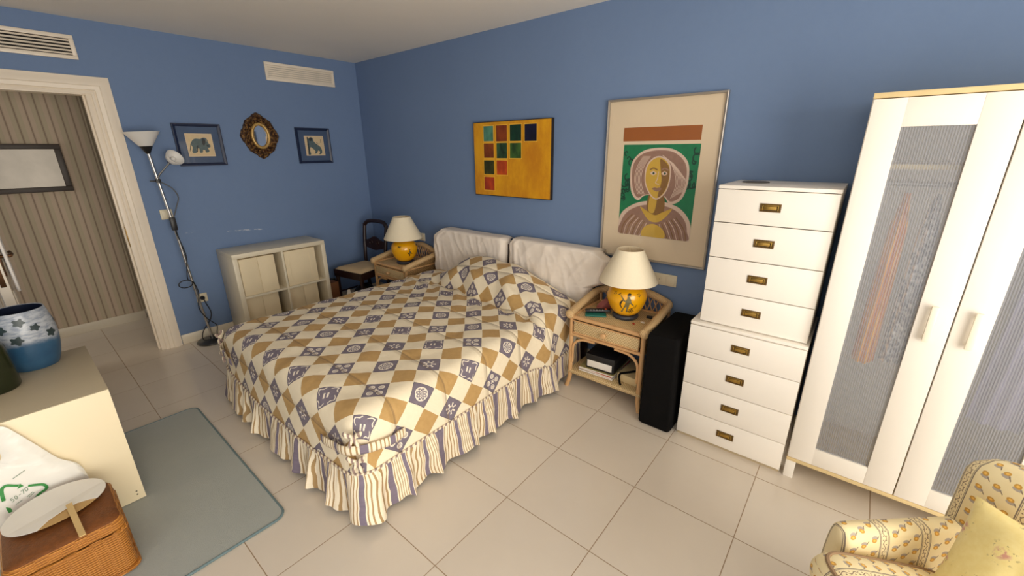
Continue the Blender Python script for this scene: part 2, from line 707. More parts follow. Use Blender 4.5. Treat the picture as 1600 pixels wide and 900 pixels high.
# rug
m = Mat('grey_green_rug', rgb(120, 128, 126), 0.95, sheen=0.15)
x, y, z = m.world()
n1 = m.noise(3.0, 5.0, 0.65)
n2 = m.noise(380.0, 2.0)
m.color(m.mix(n1 * 0.6 + n2 * 0.4, rgb(146, 152, 148), rgb(174, 178, 174)))
m.bump(n2, 0.5, 0.004)
RUG = m.m
RUGEDGE = plain('rug_binding', (104, 124, 128), 0.9, 0.1, 60.0)

# ribbed translucent wardrobe glass
m = Mat('ribbed_glass', rgb(196, 198, 202), 0.14, spec=0.5)
x, y, z = m.coords('Object')
rib = (x * (2 * pi / 0.0078)).sin()
m.color(m.mix(rib.ss(-1, 1), rgb(168, 170, 176), rgb(206, 208, 214)))
m.bump(rib, 0.10, 0.002)
tr = m.t.nodes.new('ShaderNodeBsdfTransparent')
tr.inputs['Color'].default_value = (0.93, 0.94, 0.95, 1)
mx = m.t.nodes.new('ShaderNodeMixShader')
f = rib.ss(-1, 1) * 0.28 + 0.56
m.t.links.new(f.s, mx.inputs[0])
m.t.links.new(m.p.outputs[0], mx.inputs[1])
m.t.links.new(tr.outputs[0], mx.inputs[2])
m.t.links.new(mx.outputs[0], m.out.inputs['Surface'])
RIBGLASS = m.m

m = Mat('clear_glazing', (1, 1, 1, 1), 0.02)
tr = m.t.nodes.new('ShaderNodeBsdfTransparent')
gl = m.t.nodes.new('ShaderNodeBsdfGlossy')
gl.inputs['Roughness'].default_value = 0.02
fr = m.t.nodes.new('ShaderNodeFresnel')
fr.inputs['IOR'].default_value = 1.5
mx = m.t.nodes.new('ShaderNodeMixShader')
ge = m.t.nodes.new('ShaderNodeNewGeometry')
fac = N(m.t, fr.outputs[0]) * N(m.t, ge.outputs['Backfacing']).inv()
m.t.links.new(fac.s, mx.inputs[0])
m.t.links.new(tr.outputs[0], mx.inputs[1])
m.t.links.new(gl.outputs[0], mx.inputs[2])
m.t.links.new(mx.outputs[0], m.out.inputs['Surface'])
GLAZE = m.m
MIRROR = Mat('mirror_silver', rgb(226, 228, 230), 0.03, 1.0).m

# carved gilt and wine-red mirror frame
m = Mat('carved_gilt', rgb(140, 100, 50), 0.4, 0.4)
x, y, z = m.coords('Object')
n1 = m.noise(60.0, 4.0, 0.7)
m.color(m.mix(n1.ss(0.44, 0.62), rgb(50, 24, 20), rgb(150, 112, 62)))
m.bump(n1, 0.8, 0.01)
GILT = m.m
GILTP = plain('gilt_rim', (196, 160, 96), 0.35, 0.2, 70.0, metal=0.4)

# yellow abstract canvas ground
m = Mat('yellow_canvas', rgb(224, 160, 26), 0.45)
x, y, z = m.world()
n1 = m.noise(5.0, 5.0, 0.7, stretch=(1.0, 1.0, 0.45))
m.color(m.mix(n1.ss(0.3, 0.75), rgb(228, 166, 24), rgb(196, 126, 20)))
YCANV = m.m


def tilepaint(i, c0, c1):
    mm = Mat('painted_square', rgb(*c0), 0.35)
    x, y, z = mm.world()
    n = mm.noise(16.0, 3.0, 0.6, stretch=(1.0, 1.0, 0.5))
    mm.color(mm.mix(n.ss(0.3, 0.7), rgb(*c0), rgb(*c1)))
    return mm.m


# armchair print: rows of small ochre flowers between narrow grey stripes (u, v in metres)
m = Mat('flower_print', rgb(238, 222, 176), 0.85, sheen=0.05)
u, v, _ = m.coords('UV')
P_ = 0.120
f = (u / P_) - (u / P_).round()
d = f.abs() * P_
edge1 = ((d - 0.0125).abs() < 0.0013).max((d - 0.0095).abs() < 0.0006)
vine = ((f * P_ - (v * 210.0).sin() * 0.0035).abs() < 0.0011).max(((v / 0.012).fract() - 0.5).abs() * 0.012 + (d - 0.004).abs() < 0.0022)
inb = d < 0.0125
# three flower columns in each gap
ug = ((u / P_).fract() - 0.5) * P_
cidx = (ug / 0.030).round()
cu = ug - cidx * 0.030
vv = v / 0.042 + cidx * 0.36
cv = (vv - vv.round()) * 0.042
ok = (d > 0.017) * (cidx.abs() < 1.5)
e1 = ((cu / 0.0072) * (cu / 0.0072) + ((cv - 0.003) / 0.0062) * ((cv - 0.003) / 0.0062)).sqrt()
e2 = (((cu - 0.002) / 0.0092) * ((cu - 0.002) / 0.0092) + ((cv + 0.004) / 0.0058) * ((cv + 0.004) / 0.0058)).sqrt()
stem = ((cu + cv * 0.8 - 0.006).abs() < 0.0016) * (cv < -0.002) * (cv > -0.013)
n1 = m.noise(20.0, 2.0)
c = m.mix(n1, rgb(232, 214, 166), rgb(242, 228, 186))
c = m.mix(inb * 0.3, c, rgb(226, 210, 176))
c = m.mix(vine * inb, c, rgb(136, 116, 96))
c = m.mix(edge1, c, rgb(128, 116, 104))
c = m.mix((e2 < 1.0) * ok, c, rgb(174, 163, 152))
c = m.mix(stem * ok, c, rgb(136, 120, 100))
c = m.mix((e1 < 1.0) * ok, c, rgb(200, 152, 66))
c = m.mix((e1 < 0.45) * ok, c, rgb(236, 190, 96))
m.color(c)
m.bump(m.noise(180.0, 2.0), 0.08, 0.002)
FLOWER = m.m

# satin cushion with faint rose sprays
m = Mat('rose_satin', rgb(236, 218, 148), 0.42, sheen=0.1)
u, v, _ = m.coords('UV')
gu = (u * 4.2 + 0.3)
gv = (v * 4.2 + 0.2)
jj = (gu.floor() * 12.9 + gv.floor() * 7.3).sin() * 0.18
ru = gu.fract() - 0.5 + jj
rv = gv.fract() - 0.5 - jj
rr = (ru * ru + rv * rv).sqrt()
n1 = m.noise(26.0, 3.0, 0.6)
n2 = m.noise(38.0, 2.0, 0.6)
rose = rr.ss(0.08, 0.2).inv() * n1.ss(0.45, 0.6)
leaf = rr.ss(0.16, 0.36).inv() * n2.ss(0.6, 0.66)
c = m.mix(leaf, m.mix(n1, rgb(228, 206, 128), rgb(242, 228, 168)), rgb(146, 132, 92))
c = m.mix(rose, c, rgb(204, 148, 128))
m.color(c)
SATIN = m.m

# glazed vase: chalky white above, teal blue below
m = Mat('vase_glaze', rgb(180, 190, 200), 0.35, coat=0.2)
x, y, z = m.coords('Object')
n1 = m.noise(12.0, 4.0, 0.6)
n2 = m.noise(30.0, 3.0, 0.6, stretch=(1, 1, 3))
wh = m.mix(n2.ss(0.35, 0.7), rgb(176, 182, 190), rgb(128, 138, 154))
bl = m.mix(n1, rgb(30, 66, 100), rgb(58, 100, 130))
m.color(m.mix((z + (n1 - 0.5) * 0.05).ss(0.125, 0.16), bl, wh))
VASEG = m.m
VASELEAF = plain('leaf_glaze', (48, 62, 64), 0.4, 0.25, 60.0)
VASEIN = plain('vase_interior', (28, 36, 58), 0.4, 0.1)

# printed dress with white lace pattern
m = Mat('patterned_cloth', rgb(120, 118, 130), 0.9)
x, y, z = m.coords('Object')
n1 = m.noise(60.0, 3.0, 0.6)
m.color(m.mix(n1.ss(0.48, 0.54), rgb(110, 108, 122), rgb(240, 238, 236)))
LACE = m.m

# speckled black
m = Mat('spotted_black', rgb(20, 20, 20), 0.6)
x, y, z = m.coords('Object')
vo = m.t.nodes.new('ShaderNodeTexVoronoi')
vo.inputs['Scale'].default_value = 42.0
m.t.links.new(m.vec, vo.inputs['Vector'])
m.color(m.mix(N(m.t, vo.outputs['Distance']) < 0.28, rgb(18, 18, 18), rgb(220, 214, 204)))
SPOT = m.m

# brushed silver panel in the hall picture
m = Mat('silvery_panel', rgb(176, 168, 156), 0.3, 0.3)
x, y, z = m.world()
n1 = m.noise(5.0, 4.0, 0.6)
m.color(m.mix(n1, rgb(104, 97, 86), rgb(142, 134, 122)))
SILVP = m.m
DKFRAME = plain('dark_brown_frame', (66, 56, 48), 0.5, 0.15, 20.0)
MAGRED = plain('magazine_red', (190, 92, 62), 0.4, 0.1, 20.0)
MAGGREY = plain('magazine_grey', (176, 168, 156), 0.4, 0.1, 20.0)
MAGOLIVE = plain('magazine_olive', (150, 140, 90), 0.4, 0.2, 30.0)
FOLDER = plain('beige_board', (214, 192, 146), 0.6, 0.05)
NAPKIN = plain('beige_cloth', (188, 166, 124), 0.9, 0.1)

# ------------------------------------------------------------------ the room
H = 2.484
RX = 6.40
FY = -4.35
b = M().box(-1.6, RX + 0.2, FY - 0.2, 0.2, -0.1, 0.0)
struct(b.build('floor', FLOOR, smooth=False))
b = M().box(-1.6, RX + 0.2, FY - 0.2, 0.2, H, H + 0.1)
struct(b.build('ceiling', CEIL, smooth=False))
b = M().box(-0.12, RX + 0.12, 0.0, 0.12, 0, H)
struct(b.build('wall_back', BLUE, smooth=False))
DY0, DY1, DZ = -2.875, -2.135, 2.02          # door opening
b = M()
b.box(-0.12, 0, DY1, 0.0, 0, H)
b.box(-0.12, 0, FY, DY0, 0, H)
b.box(-0.12, 0, DY0, DY1, DZ, H)
struct(b.build('wall_left', BLUE, smooth=False))
# right wall with its window, wall behind the camera with its window
WY0, WY1, WZ0, WZ1 = -3.95, -1.25, 0.1, 2.14
b = M()
b.box(RX, RX + 0.12, FY, WY0, 0, H)
b.box(RX, RX + 0.12, WY1, 0.0, 0, H)
b.box(RX, RX + 0.12, WY0, WY1, 0, WZ0)
b.box(RX, RX + 0.12, WY0, WY1, WZ1, H)
struct(b.build('wall_right', BLUE, smooth=False))
FX0, FX1, FZ0, FZ1 = 3.3, 5.3, 0.35, 2.35
b = M()
b.box(-0.12, FX0, FY - 0.12, FY, 0, H)
b.box(FX1, RX + 0.12, FY - 0.12, FY, 0, H)
b.box(FX0, FX1, FY - 0.12, FY, 0, FZ0)
b.box(FX0, FX1, FY - 0.12, FY, FZ1, H)
struct(b.build('wall_front', BLUE, smooth=False))


def window_x(name, x, y0, y1, z0, z1):
    b = M()
    t = 0.05
    b.box(x + 0.03, x + 0.09, y0, y1, z0, z0 + t, 0.006)
    b.box(x + 0.03, x + 0.09, y0, y1, z1 - t, z1, 0.006)
    for k in range(4):
        yy = y0 + (y1 - y0 - t) * k / 3
        b.box(x + 0.03, x + 0.09, yy, yy + t, z0, z1, 0.006)
    o = struct(b.build(name, TRIM))
    p = M().box(x + 0.055, x + 0.062, y0 + 0.02, y1 - 0.02, z0 + 0.02, z1 - 0.02)
    p.build('pane', GLAZE, o, smooth=False)
    return o


window_x('window_1', RX, WY0, WY1, WZ0, WZ1)
b = M()
t = 0.05
b.box(FX0, FX1, FY - 0.09, FY - 0.03, FZ0, FZ0 + t, 0.006)
b.box(FX0, FX1, FY - 0.09, FY - 0.03, FZ1 - t, FZ1, 0.006)
for k in range(3):
    xx = FX0 + (FX1 - FX0 - t) * k / 2
    b.box(xx, xx + t, FY - 0.09, FY - 0.03, FZ0, FZ1, 0.006)
o = struct(b.build('window_2', TRIM))
M().box(FX0 + 0.02, FX1 - 0.02, FY - 0.062, FY - 0.055, FZ0 + 0.02, FZ1 - 0.02).build('pane', GLAZE, o, smooth=False)

# skirting
b = M()
b.box(0.0, 0.012, -2.005, -0.0, 0, 0.085, 0.002)
struct(b.build('baseboard_left', BASEB))
b = M()
b.box(0.012, RX, -0.012, 0.0, 0, 0.085, 0.002)
struct(b.build('baseboard_back', BASEB))

# hallway beyond the door
HX = -1.05
b = M()
b.box(HX - 0.1, HX, FY, -2.062, 0, H)
b.box(HX - 0.1, HX - 0.05, -2.062, -0.9, 0, H)
struct(b.build('wall_hall', WALLP, smooth=False))
b = M()
b.box(HX, -0.12, -0.95, -0.9, 0, H)
struct(b.build('wall_hallend', WALLP, smooth=False))
b = M()
b.box(HX - 0.1, -0.12, FY - 0.1, FY, 0, H)
struct(b.build('wall_hallfar', WALLP, smooth=False))
b = M()
b.box(HX, HX + 0.012, FY, -2.062, 0, 0.085, 0.002)
b.box(HX - 0.05, HX - 0.038, -2.062, -0.95, 0, 0.085, 0.002)
struct(b.build('baseboard_hall', BASEB))

# moulded door casing (profile swept round the opening) and the lining
prof = [(0.0, 0.0), (0.0, 0.012), (0.012, 0.016), (0.022, 0.012), (0.026, 0.02), (0.05, 0.022), (0.056, 0.028), (0.085, 0.028), (0.098, 0.022), (0.112, 0.02), (0.115, 0.0)]
b = M()
vs = []
fs = []
stations = []
iy0, iy1, iz = DY0 + 0.012, DY1 + 0.012, DZ - 0.012
for (sy, sz, oy, oz) in ((iy0, 0.0, -1, 0), (iy0, iz, -1, 1), (iy1, iz, 1, 1), (iy1, 0.0, 1, 0)):
    stations.append([(dx, sy + oy * w, sz + oz * w) for w, dx in prof])
n = len(prof)
for st in stations:
    vs += st
for i in range(3):
    for k in range(n):
        k2 = (k + 1) % n
        fs.append([i * n + k, i * n + k2, (i + 1) * n + k2, (i + 1) * n + k])
fs.append(list(range(n)))
fs.append([3 * n + k for k in range(n)])
b.add(vs, fs)
# lining with a stop
b.box(-0.125, 0.003, DY1 - 0.02, DY1 + 0.013, 0, DZ, 0.002)
b.box(-0.125, 0.003, DY0 - 0.013, DY0 + 0.02, 0, DZ, 0.002)
b.box(-0.125, 0.003, DY0 + 0.02, DY1 - 0.02, DZ - 0.02, DZ + 0.01, 0.002)
b.box(-0.075, -0.045, DY1 - 0.032, DY1 - 0.02, 0, DZ - 0.02, 0.002)
o = struct(b.build('trim_1', TRIM, angle=25))
b = M().box(-0.035, 0.004, DY1 - 0.0225, DY1 - 0.0195, 0.90, 1.06, 0.001)
b.box(-0.026, -0.006, DY1 - 0.024, DY1 - 0.022, 0.95, 1.01, 0.0005)
b.build('strike_plate', BRASS, o)

# open door leaf
b = M()
dx0, dx1, dy0, dy1 = 0.035, 0.785, -2.848, -2.806
b.box(dx0, dx1, dy0, dy1, 0.012, 2.0, 0.003)
for z0, z1 in ((0.22, 0.85), (1.0, 1.85)):
    b.box(dx0 + 0.12, dx1 - 0.12, dy1 - 0.002, dy1 + 0.006, z0, z1, 0.004)
    b.box(dx0 + 0.12, dx1 - 0.12, dy0 - 0.006, dy0 + 0.002, z0, z1, 0.004)
door = struct(b.build('door_1', DOORW))
b = M().box(dx1 - 0.0005, dx1 + 0.0025, dy0 + 0.010, dy1 - 0.010, 0.90, 1.12, 0.0008)
b.build('lock_plate', BRONZE, door)
b = M()
for s, yy in ((1, dy1), (-1, dy0)):
    b.box(dx1 - 0.085, dx1 - 0.045, min(yy, yy + s * 0.006), max(yy, yy + s * 0.006), 0.95, 1.13, 0.002)
    b.tube([(dx1 - 0.065, yy, 1.06), (dx1 - 0.065, yy + s * 0.045, 1.06)], 0.009, 10)
    b.tube(smooth_path([(dx1 - 0.065, yy + s * 0.045, 1.06), (dx1 - 0.11, yy + s * 0.05, 1.064), (dx1 - 0.15, yy + s * 0.047, 1.058), (dx1 - 0.18, yy + s * 0.044, 1.066)], 4), 0.0085, 10)
b.build('handle', BRONZE, door)

# towel over the door handle side
b = M()


def towel(u, v):
    xx = 0.60 + 0.185 * u
    zz = 0.865 + 1.04 * v
    yy = -2.787 + 0.006 * sin(u * 9 + v * 2) * (1 - 0.3 * v)
    return (xx, yy, zz)


b.grid(towel, 14, 24)
tw = b.build('towel', TOWEL, solid=0.01)
tag(tw, 'white towel hanging on the open door beside its bronze handle', 'towel')

# ceiling of light switch / sockets -------------------------------------------------


def socket_plate(name, label, cat, centre, axis, width, gangs, plug=False):
    cx, cy, cz = centre
    t = thing(name, label, cat, centre)
    b = M()
    if axis == 'x':
        b.box(cx, cx + 0.010, cy - width / 2, cy + width / 2, cz - 0.04, cz + 0.04, 0.004, seg=3)
    else:
        b.box(cx - width / 2, cx + width / 2, cy - 0.010, cy, cz - 0.04, cz + 0.04, 0.004, seg=3)
    b.build('plate', SWITCH, t)
    for i, g in enumerate(gangs):
        c = -width / 2 + width * (i + 0.5) / len(gangs)
        b = M()
        if g == 'rocker':
            if axis == 'x':
                b.box(cx + 0.009, cx + 0.014, cy + c - 0.03, cy + c + 0.03, cz - 0.03, cz + 0.03, 0.002)
            else:
                b.box(cx + c - 0.03, cx + c + 0.03, cy - 0.014, cy - 0.009, cz - 0.03, cz + 0.03, 0.002)
            b.build('rocker', SWITCH, t)
        else:
            pr = [(0.026, 0.0), (0.026, 0.004), (0.021, 0.004), (0.020, 0.001), (0.0, 0.001)]
            b.lathe(pr, 0, 0, 24)
            for s in (-1, 1):
                b.lathe([(0.0028, 0.0), (0.0028, 0.0022), (0.0, 0.0022)], s * 0.0095, 0, 8, 1)
            R = Matrix.Rotation(radians(90), 4, 'Y') if axis == 'x' else Matrix.Rotation(radians(90), 4, 'X')
            off = Vector((cx + 0.0095, cy + c, cz)) if axis == 'x' else Vector((cx + c, cy - 0.0095, cz))
            b.xf(Matrix.Translation(off) @ R)
            b.build('outlet', [SWITCH, DARK], t)
    return t


socket_plate('light_switch', 'ivory light switch on the blue wall behind the floor lamp pole', 'switch', (0.0, -1.882, 1.127), 'x', 0.082, ['rocker'])
socket_plate('wall_socket', 'ivory single socket low on the blue wall holding a black plug', 'socket', (0.0, -1.789, 0.377), 'x', 0.082, ['outlet'])
socket_plate('wall_socket', 'ivory double socket plate on the wall by the tall drawers', 'socket', (3.455, 0.0, 0.768), 'y', 0.165, ['outlet', 'rocker'])
socket_plate('wall_socket', 'ivory socket plate half hidden by the far bedside lamp', 'socket', (0.868, 0.0, 0.752), 'y', 0.165, ['outlet', 'rocker'])

# air vents above ---------------------------------------------------------------


def vent(name, label, y0, y1, z0, z1, n, tilt, openv):
    t = thing(name, label, 'vent', (0, (y0 + y1) / 2, z0))
    b = M()
    w = 0.024
    d = 0.016
    b.box(0, d, y0, y1, z1 - w, z1, 0.003)
    b.box(0, d, y0, y1, z0, z0 + w, 0.003)
    b.box(0, d, y0, y0 + w, z0 + w, z1 - w, 0.003)
    b.box(0, d, y1 - w, y1, z0 + w, z1 - w, 0.003)
    b.build('frame', TRIM, t)
    M().box(0.0005, 0.0015, y0 + w, y1 - w, z0 + w, z1 - w).build('duct_back', DARK, t, smooth=False)
    hh = (z1 - z0 - 2 * w) / n
    for k in range(n):
        zc = z0 + w + hh * (k + 0.5)
        b = M()
        hw = hh * (0.30 if openv else 0.47)
        b.box(-0.0012, 0.0012, y0 + w, y1 - w, -hw, hw, 0.0008)
        b.xf(Matrix.Translation((0.0085, 0, zc)) @ Matrix.Rotation(tilt, 4, 'Y'))
        b.build('louvre', TRIM, t)
    return t


vent('air_vent', 'white vent grille with dark open slots above the doorway', -2.62, -2.134, 2.221, 2.371, 5, radians(-25), True)
vent('air_vent', 'white vent grille with closed cream slats high near the corner', -0.917, -0.262, 2.226, 2.378, 6, radians(-14), False)

# ------------------------------------------------------------------ wall pictures


def fx(x0, y_axis=False):
    pass


def frame_left(t, y0, y1, z0, z1, w, d, mat, frame_name='frame'):
    """frame bars with mitred corners on the left wall (faces +x)"""
    b = M()
    prof = [(0, 0), (0, d), (w * 0.3, d * 1.0), (w * 0.8, d * 0.75), (w, d * 0.6), (w, 0)]
    n = len(prof)
    vs = []
    for (cy, cz, sy, sz) in ((y0, z0, 1, 1), (y1, z0, -1, 1), (y1, z1, -1, -1), (y0, z1, 1, -1)):
        vs += [(p[1], cy + sy * p[0], cz + sz * p[0]) for p in prof]
    fs = []
    for i in range(4):
        j = (i + 1) % 4
        for k in range(n):
            k2 = (k + 1) % n
            fs.append([i * n + k, i * n + k2, j * n + k2, j * n + k])
    b.add(vs, fs)
    return b.build(frame_name, mat, t, angle=20)


def sk(poly, x0, y0, x1, y1, sh):
    """photo crop outline -> 0..1 picture coordinates (crop is slanted by sh)"""
    out = []
    for px, py in poly:
        v = (y1 - py) / (y1 - y0)
        left = x0 + sh * (1 - v)
        out.append(((px - left) / (x1 - x0), v))
    return out


def left_print(t, y0, y1, z0, z1, x, shapes, border=0.006):
    b = M()
    b.box(x, x + 0.001, y0, y1, z0, z1)
    b.box(x + 0.001, x + 0.0013, y0 + border, y1 - border, z0 + border, z1 - border, mat=1)
    for mi, poly, lv in shapes:
        b.prism(poly, lambda u, v, d: (x + d, y0 + (y1 - y0) * u, z0 + (z1 - z0) * v), 0.001, 0.0015 + 0.0003 * lv, mi)
    return b.build('print', [CREAMINK, PRINTC, TEALG, INK], t, smooth=False)


# elephant
t = thing('framed_print', 'blue framed elephant print hanging behind the floor lamp', 'picture', (0, -1.538, 1.5), group='small blue framed animal prints')
frame_left(t, -1.707, -1.368, 1.5, 1.834, 0.024, 0.018, NAVY)
M().box(0.0, 0.006, -1.69, -1.385, 1.517, 1.817).build('mat_board', MATBLUE, t, smooth=False)
body = sk(curve2([(375, 440), (402, 385), (445, 362), (515, 368), (548, 350), (600, 350), (630, 385), (642, 425), (680, 470), (672, 502), (638, 512), (662, 545), (658, 575), (612, 582), (600, 548), (566, 540), (562, 582), (515, 582), (505, 520), (462, 522), (470, 582), (402, 582), (404, 500), (385, 470)], 3), 275, 283, 690, 645, 80)
ear = sk(curve2([(545, 365), (590, 370), (600, 420), (580, 470), (552, 440)], 4), 275, 283, 690, 645, 80)
eye = sk(curve2([(608, 392), (618, 392), (618, 402), (608, 402)], 3), 275, 283, 690, 645, 80)
legs = sk([(470, 470), (488, 470), (482, 578), (470, 578)], 275, 283, 690, 645, 80)
trunk = sk(curve2([(625, 460), (660, 470), (655, 490), (625, 485)], 4), 275, 283, 690, 645, 80)
tail = sk(curve2([(372, 440), (380, 438), (376, 510), (368, 560), (362, 558), (366, 500)], 3), 275, 283, 690, 645, 80)
left_print(t, -1.632, -1.442, 1.575, 1.757, 0.006, [(2, body, 1), (3, ear, 2), (0, eye, 3), (3, legs, 2), (3, trunk, 2), (3, tail, 1)])
M().box(0.0095, 0.0115, -1.69, -1.385, 1.517, 1.817).build('glass', GLAZE, t, smooth=False)

# dog
t = thing('framed_print', 'blue framed leaping dog print nearest the room corner', 'picture', (0, -0.566, 1.495), group='small blue framed animal prints')
frame_left(t, -0.737, -0.394, 1.495, 1.83, 0.024, 0.018, NAVY)
M().box(0.0, 0.006, -0.72, -0.411, 1.512, 1.813).build('mat_board', MATBLUE, t, smooth=False)
A = (780, 390, 1000, 622, 32)
body = sk(curve2([(818, 408), (836, 424), (850, 405), (880, 416), (890, 450), (930, 488), (970, 518), (990, 560), (988, 598), (958, 606), (968, 578), (944, 562), (932, 590), (902, 600), (914, 572), (888, 542), (856, 522), (850, 560), (862, 606), (832, 606), (834, 520), (818, 492), (832, 470)], 3), *A)
ear = sk(curve2([(836, 424), (850, 408), (872, 418), (868, 446), (846, 448)], 3), *A)
post = sk([(812, 405), (826, 405), (850, 606), (836, 606)], *A)
marks = []
for k in range(7):
    a = -0.5 + k * 0.5
    cx, cy = 948 + 22 * cos(a), 450 + 26 * sin(a)
    marks.append((3, sk([(cx - 3, cy - 3), (cx + 9 * cos(a), cy + 9 * sin(a) - 3), (cx + 9 * cos(a) + 3, cy + 9 * sin(a) + 3), (cx + 2, cy + 4)], *A), 1))
left_print(t, -0.657, -0.463, 1.568, 1.756, 0.006, [(2, body, 1), (3, ear, 2), (3, post, 2)] + marks)
M().box(0.0095, 0.0115, -0.72, -0.411, 1.512, 1.813).build('glass', GLAZE, t, smooth=False)

# carved oval mirror
MYC, MZC = -1.058, 1.746
t = thing('wall_mirror', 'small oval mirror in a carved gilt frame between the two animal prints', 'mirror', (0, MYC, MZC))


def mirror_r(a):
    e = 1.0 + 0.035 * cos(8 * a) + 0.05 * cos(4 * a) + 0.012 * cos(24 * a)
    return 0.150 * e, 0.184 * e


b = M()


def mframe(u, v):
    a = 2 * pi * u
    ro = mirror_r(a)
    ri = (0.078, 0.112)
    w = v
    ry = ri[0] + (ro[0] - ri[0]) * w
    rz = ri[1] + (ro[1] - ri[1]) * w
    hx = 0.012 + 0.022 * sin(pi * min(1, max(0, w))) ** 0.7 + 0.006 * cos(16 * a + 5 * w) * sin(pi * w) + 0.005 * sin(40 * w + 8 * a) * sin(pi * w)
    if v > 0.999:
        hx = 0.0
    return (hx, MYC + ry * sin(a), MZC + rz * cos(a))


b.grid(mframe, 160, 18, closed_u=True)
b.build('frame', GILT, t, angle=80)
b = M()
pts = [(0.022, MYC + 0.069 * sin(2 * pi * k / 48), MZC + 0.102 * cos(2 * pi * k / 48)) for k in range(48)]
b.tube(pts, 0.014, 10, closed=True)
b.build('inner_rim', GILTP, t)
b = M()
n = 48
b.add([(0.016, MYC + 0.06 * sin(2 * pi * k / n), MZC + 0.093 * cos(2 * pi * k / n)) for k in range(n)] + [(0.012, MYC + 0.06 * sin(2 * pi * k / n), MZC + 0.093 * cos(2 * pi * k / n)) for k in range(n)],
      [list(range(n)), list(range(n, 2 * n))] + [[k, (k + 1) % n, n + (k + 1) % n, n + k] for k in range(n)])
b.build('mirror_glass', MIRROR, t)

# yellow abstract canvas on the back wall
t = thing('abstract_painting', 'yellow abstract painting with ten coloured squares above the bed', 'painting', (2.133, 0, 1.235))
b = M()
b.box(1.733, 2.534, -0.030, 0.0, 1.235, 1.826, 0.002)
b.build('edge', plain('dark_canvas_edge', (34, 26, 22), 0.6), t)
sq = [((1.853, 1.792, 1.960, 1.675), (92, 148, 124), (62, 112, 96)), ((1.991, 1.793, 2.106, 1.672), (140, 62, 22), (108, 44, 18)), ((2.137, 1.793, 2.251, 1.672), (10, 64, 44), (6, 36, 30)), ((2.284, 1.791, 2.399, 1.669), (14, 16, 54), (8, 8, 30)),
      ((1.852, 1.658, 1.962, 1.545), (156, 78, 22), (110, 48, 18)), ((1.994, 1.66, 2.105, 1.542), (12, 20, 14), (52, 92, 60)), ((2.136, 1.658, 2.250, 1.543), (70, 110, 48), (30, 62, 30)),
      ((1.849, 1.524, 1.963, 1.412), (84, 84, 22), (40, 44, 16)), ((1.992, 1.525, 2.105, 1.411), (206, 84, 26), (160, 54, 22)), ((1.848, 1.390, 1.962, 1.282), (194, 70, 24), (150, 44, 20))]
b = M()
b.box(1.739, 2.528, -0.0325, -0.0295, 1.241, 1.820, 0.0008)
mats = [YCANV, plain('pale_yellow_line', (240, 186, 60), 0.5)]
for i, ((x0, z1, x1, z0), c0, c1) in enumerate(sq):
    b.box(x0 - 0.006, x1 + 0.006, -0.0330, -0.0322, z0 - 0.006, z1 + 0.006, mat=1)
    mats.append(tilepaint(i, c0, c1))
    b.box(x0, x1, -0.0338, -0.0326, z0, z1, mat=i + 2)
b.build('canvas', mats, t, smooth=False)

# framed portrait print (plain linocut-like bust in the same colours)
t = thing('framed_portrait', 'large silver framed portrait print in green, mauve and yellow', 'picture', (3.335, 0, 0.885))
PX0, PX1, PZ0, PZ1 = 2.972, 3.700, 0.880, 1.908
b = M()
w, d = 0.013, 0.026
prof = [(0, 0), (0, d), (w * 0.25, d + 0.002), (w * 0.8, d), (w, d * 0.8), (w, 0)]
n = len(prof)
vs = []
for (cx, cz, sx, sz) in ((PX0, PZ0, 1, 1), (PX1, PZ0, -1, 1), (PX1, PZ1, -1, -1), (PX0, PZ1, 1, -1)):
    vs += [(cx + sx * p[0], -p[1], cz + sz * p[0]) for p in prof]
fs = []
for i in range(4):
    j = (i + 1) % 4
    for k in range(n):
        fs.append([i * n + k, i * n + (k + 1) % n, j * n + (k + 1) % n, j * n + k])
b.add(vs, fs)
b.build('frame', SILVERF, t, angle=20)
M().box(PX0 + 0.01, PX1 - 0.01, -0.012, 0.0, PZ0 + 0.01, PZ1 - 0.01).build('mount', MOUNT, t, smooth=False)
b = M()
b.box(3.092, 3.580, -0.0135, -0.0118, 1.652, 1.735, mat=0)          # brown band
b.box(3.100, 3.585, -0.0135, -0.0118, 1.046, 1.631, mat=1)          # green ground
GX0, GX1, GZ0, GZ1 = 3.100, 3.585, 1.046, 1.631
lev = [0.0136]


def art(poly, mi, closed_smooth=True, n=5):
    pts = curve2(poly, n) if closed_smooth else poly
    lev[0] += 0.00006
    d1 = lev[0]
    b.prism([(max(0.0, min(1.0, u)), max(0.0, min(1.0, v))) for u, v in pts], lambda u, v, d: (GX0 + (GX1 - GX0) * u, -d, GZ0 + (GZ1 - GZ0) * v), 0.0130, d1, mi)


def stroke(pts, wd, mi, n=6, closed=False):
    p = smooth_path([(a, c, 0) for a, c in pts], n, closed)
    L = []
    R = []
    for i, q in enumerate(p):
        a = p[i - 1] if i > 0 else p[0]
        c = p[i + 1] if i < len(p) - 1 else p[-1]
        tt = (c - a)
        tt = tt.normalized() if tt.length > 1e-9 else Vector((1, 0, 0))
        nn = Vector((-tt.y, tt.x, 0)) * wd
        L.append((q.x + nn.x, q.y + nn.y))
        R.append((q.x - nn.x, q.y - nn.y))
    lev[0] += 0.00003
    d1 = lev[0]
    cl = lambda v: max(0.0, min(1.0, v))
    for i in range(len(L) - 1):
        quad = [L[i], L[i + 1], R[i + 1], R[i]]
        vs = [(GX0 + (GX1 - GX0) * cl(u), -d1, GZ0 + (GZ1 - GZ0) * cl(v)) for u, v in quad]
        b.add(vs, [[0, 1, 2, 3]], mi)


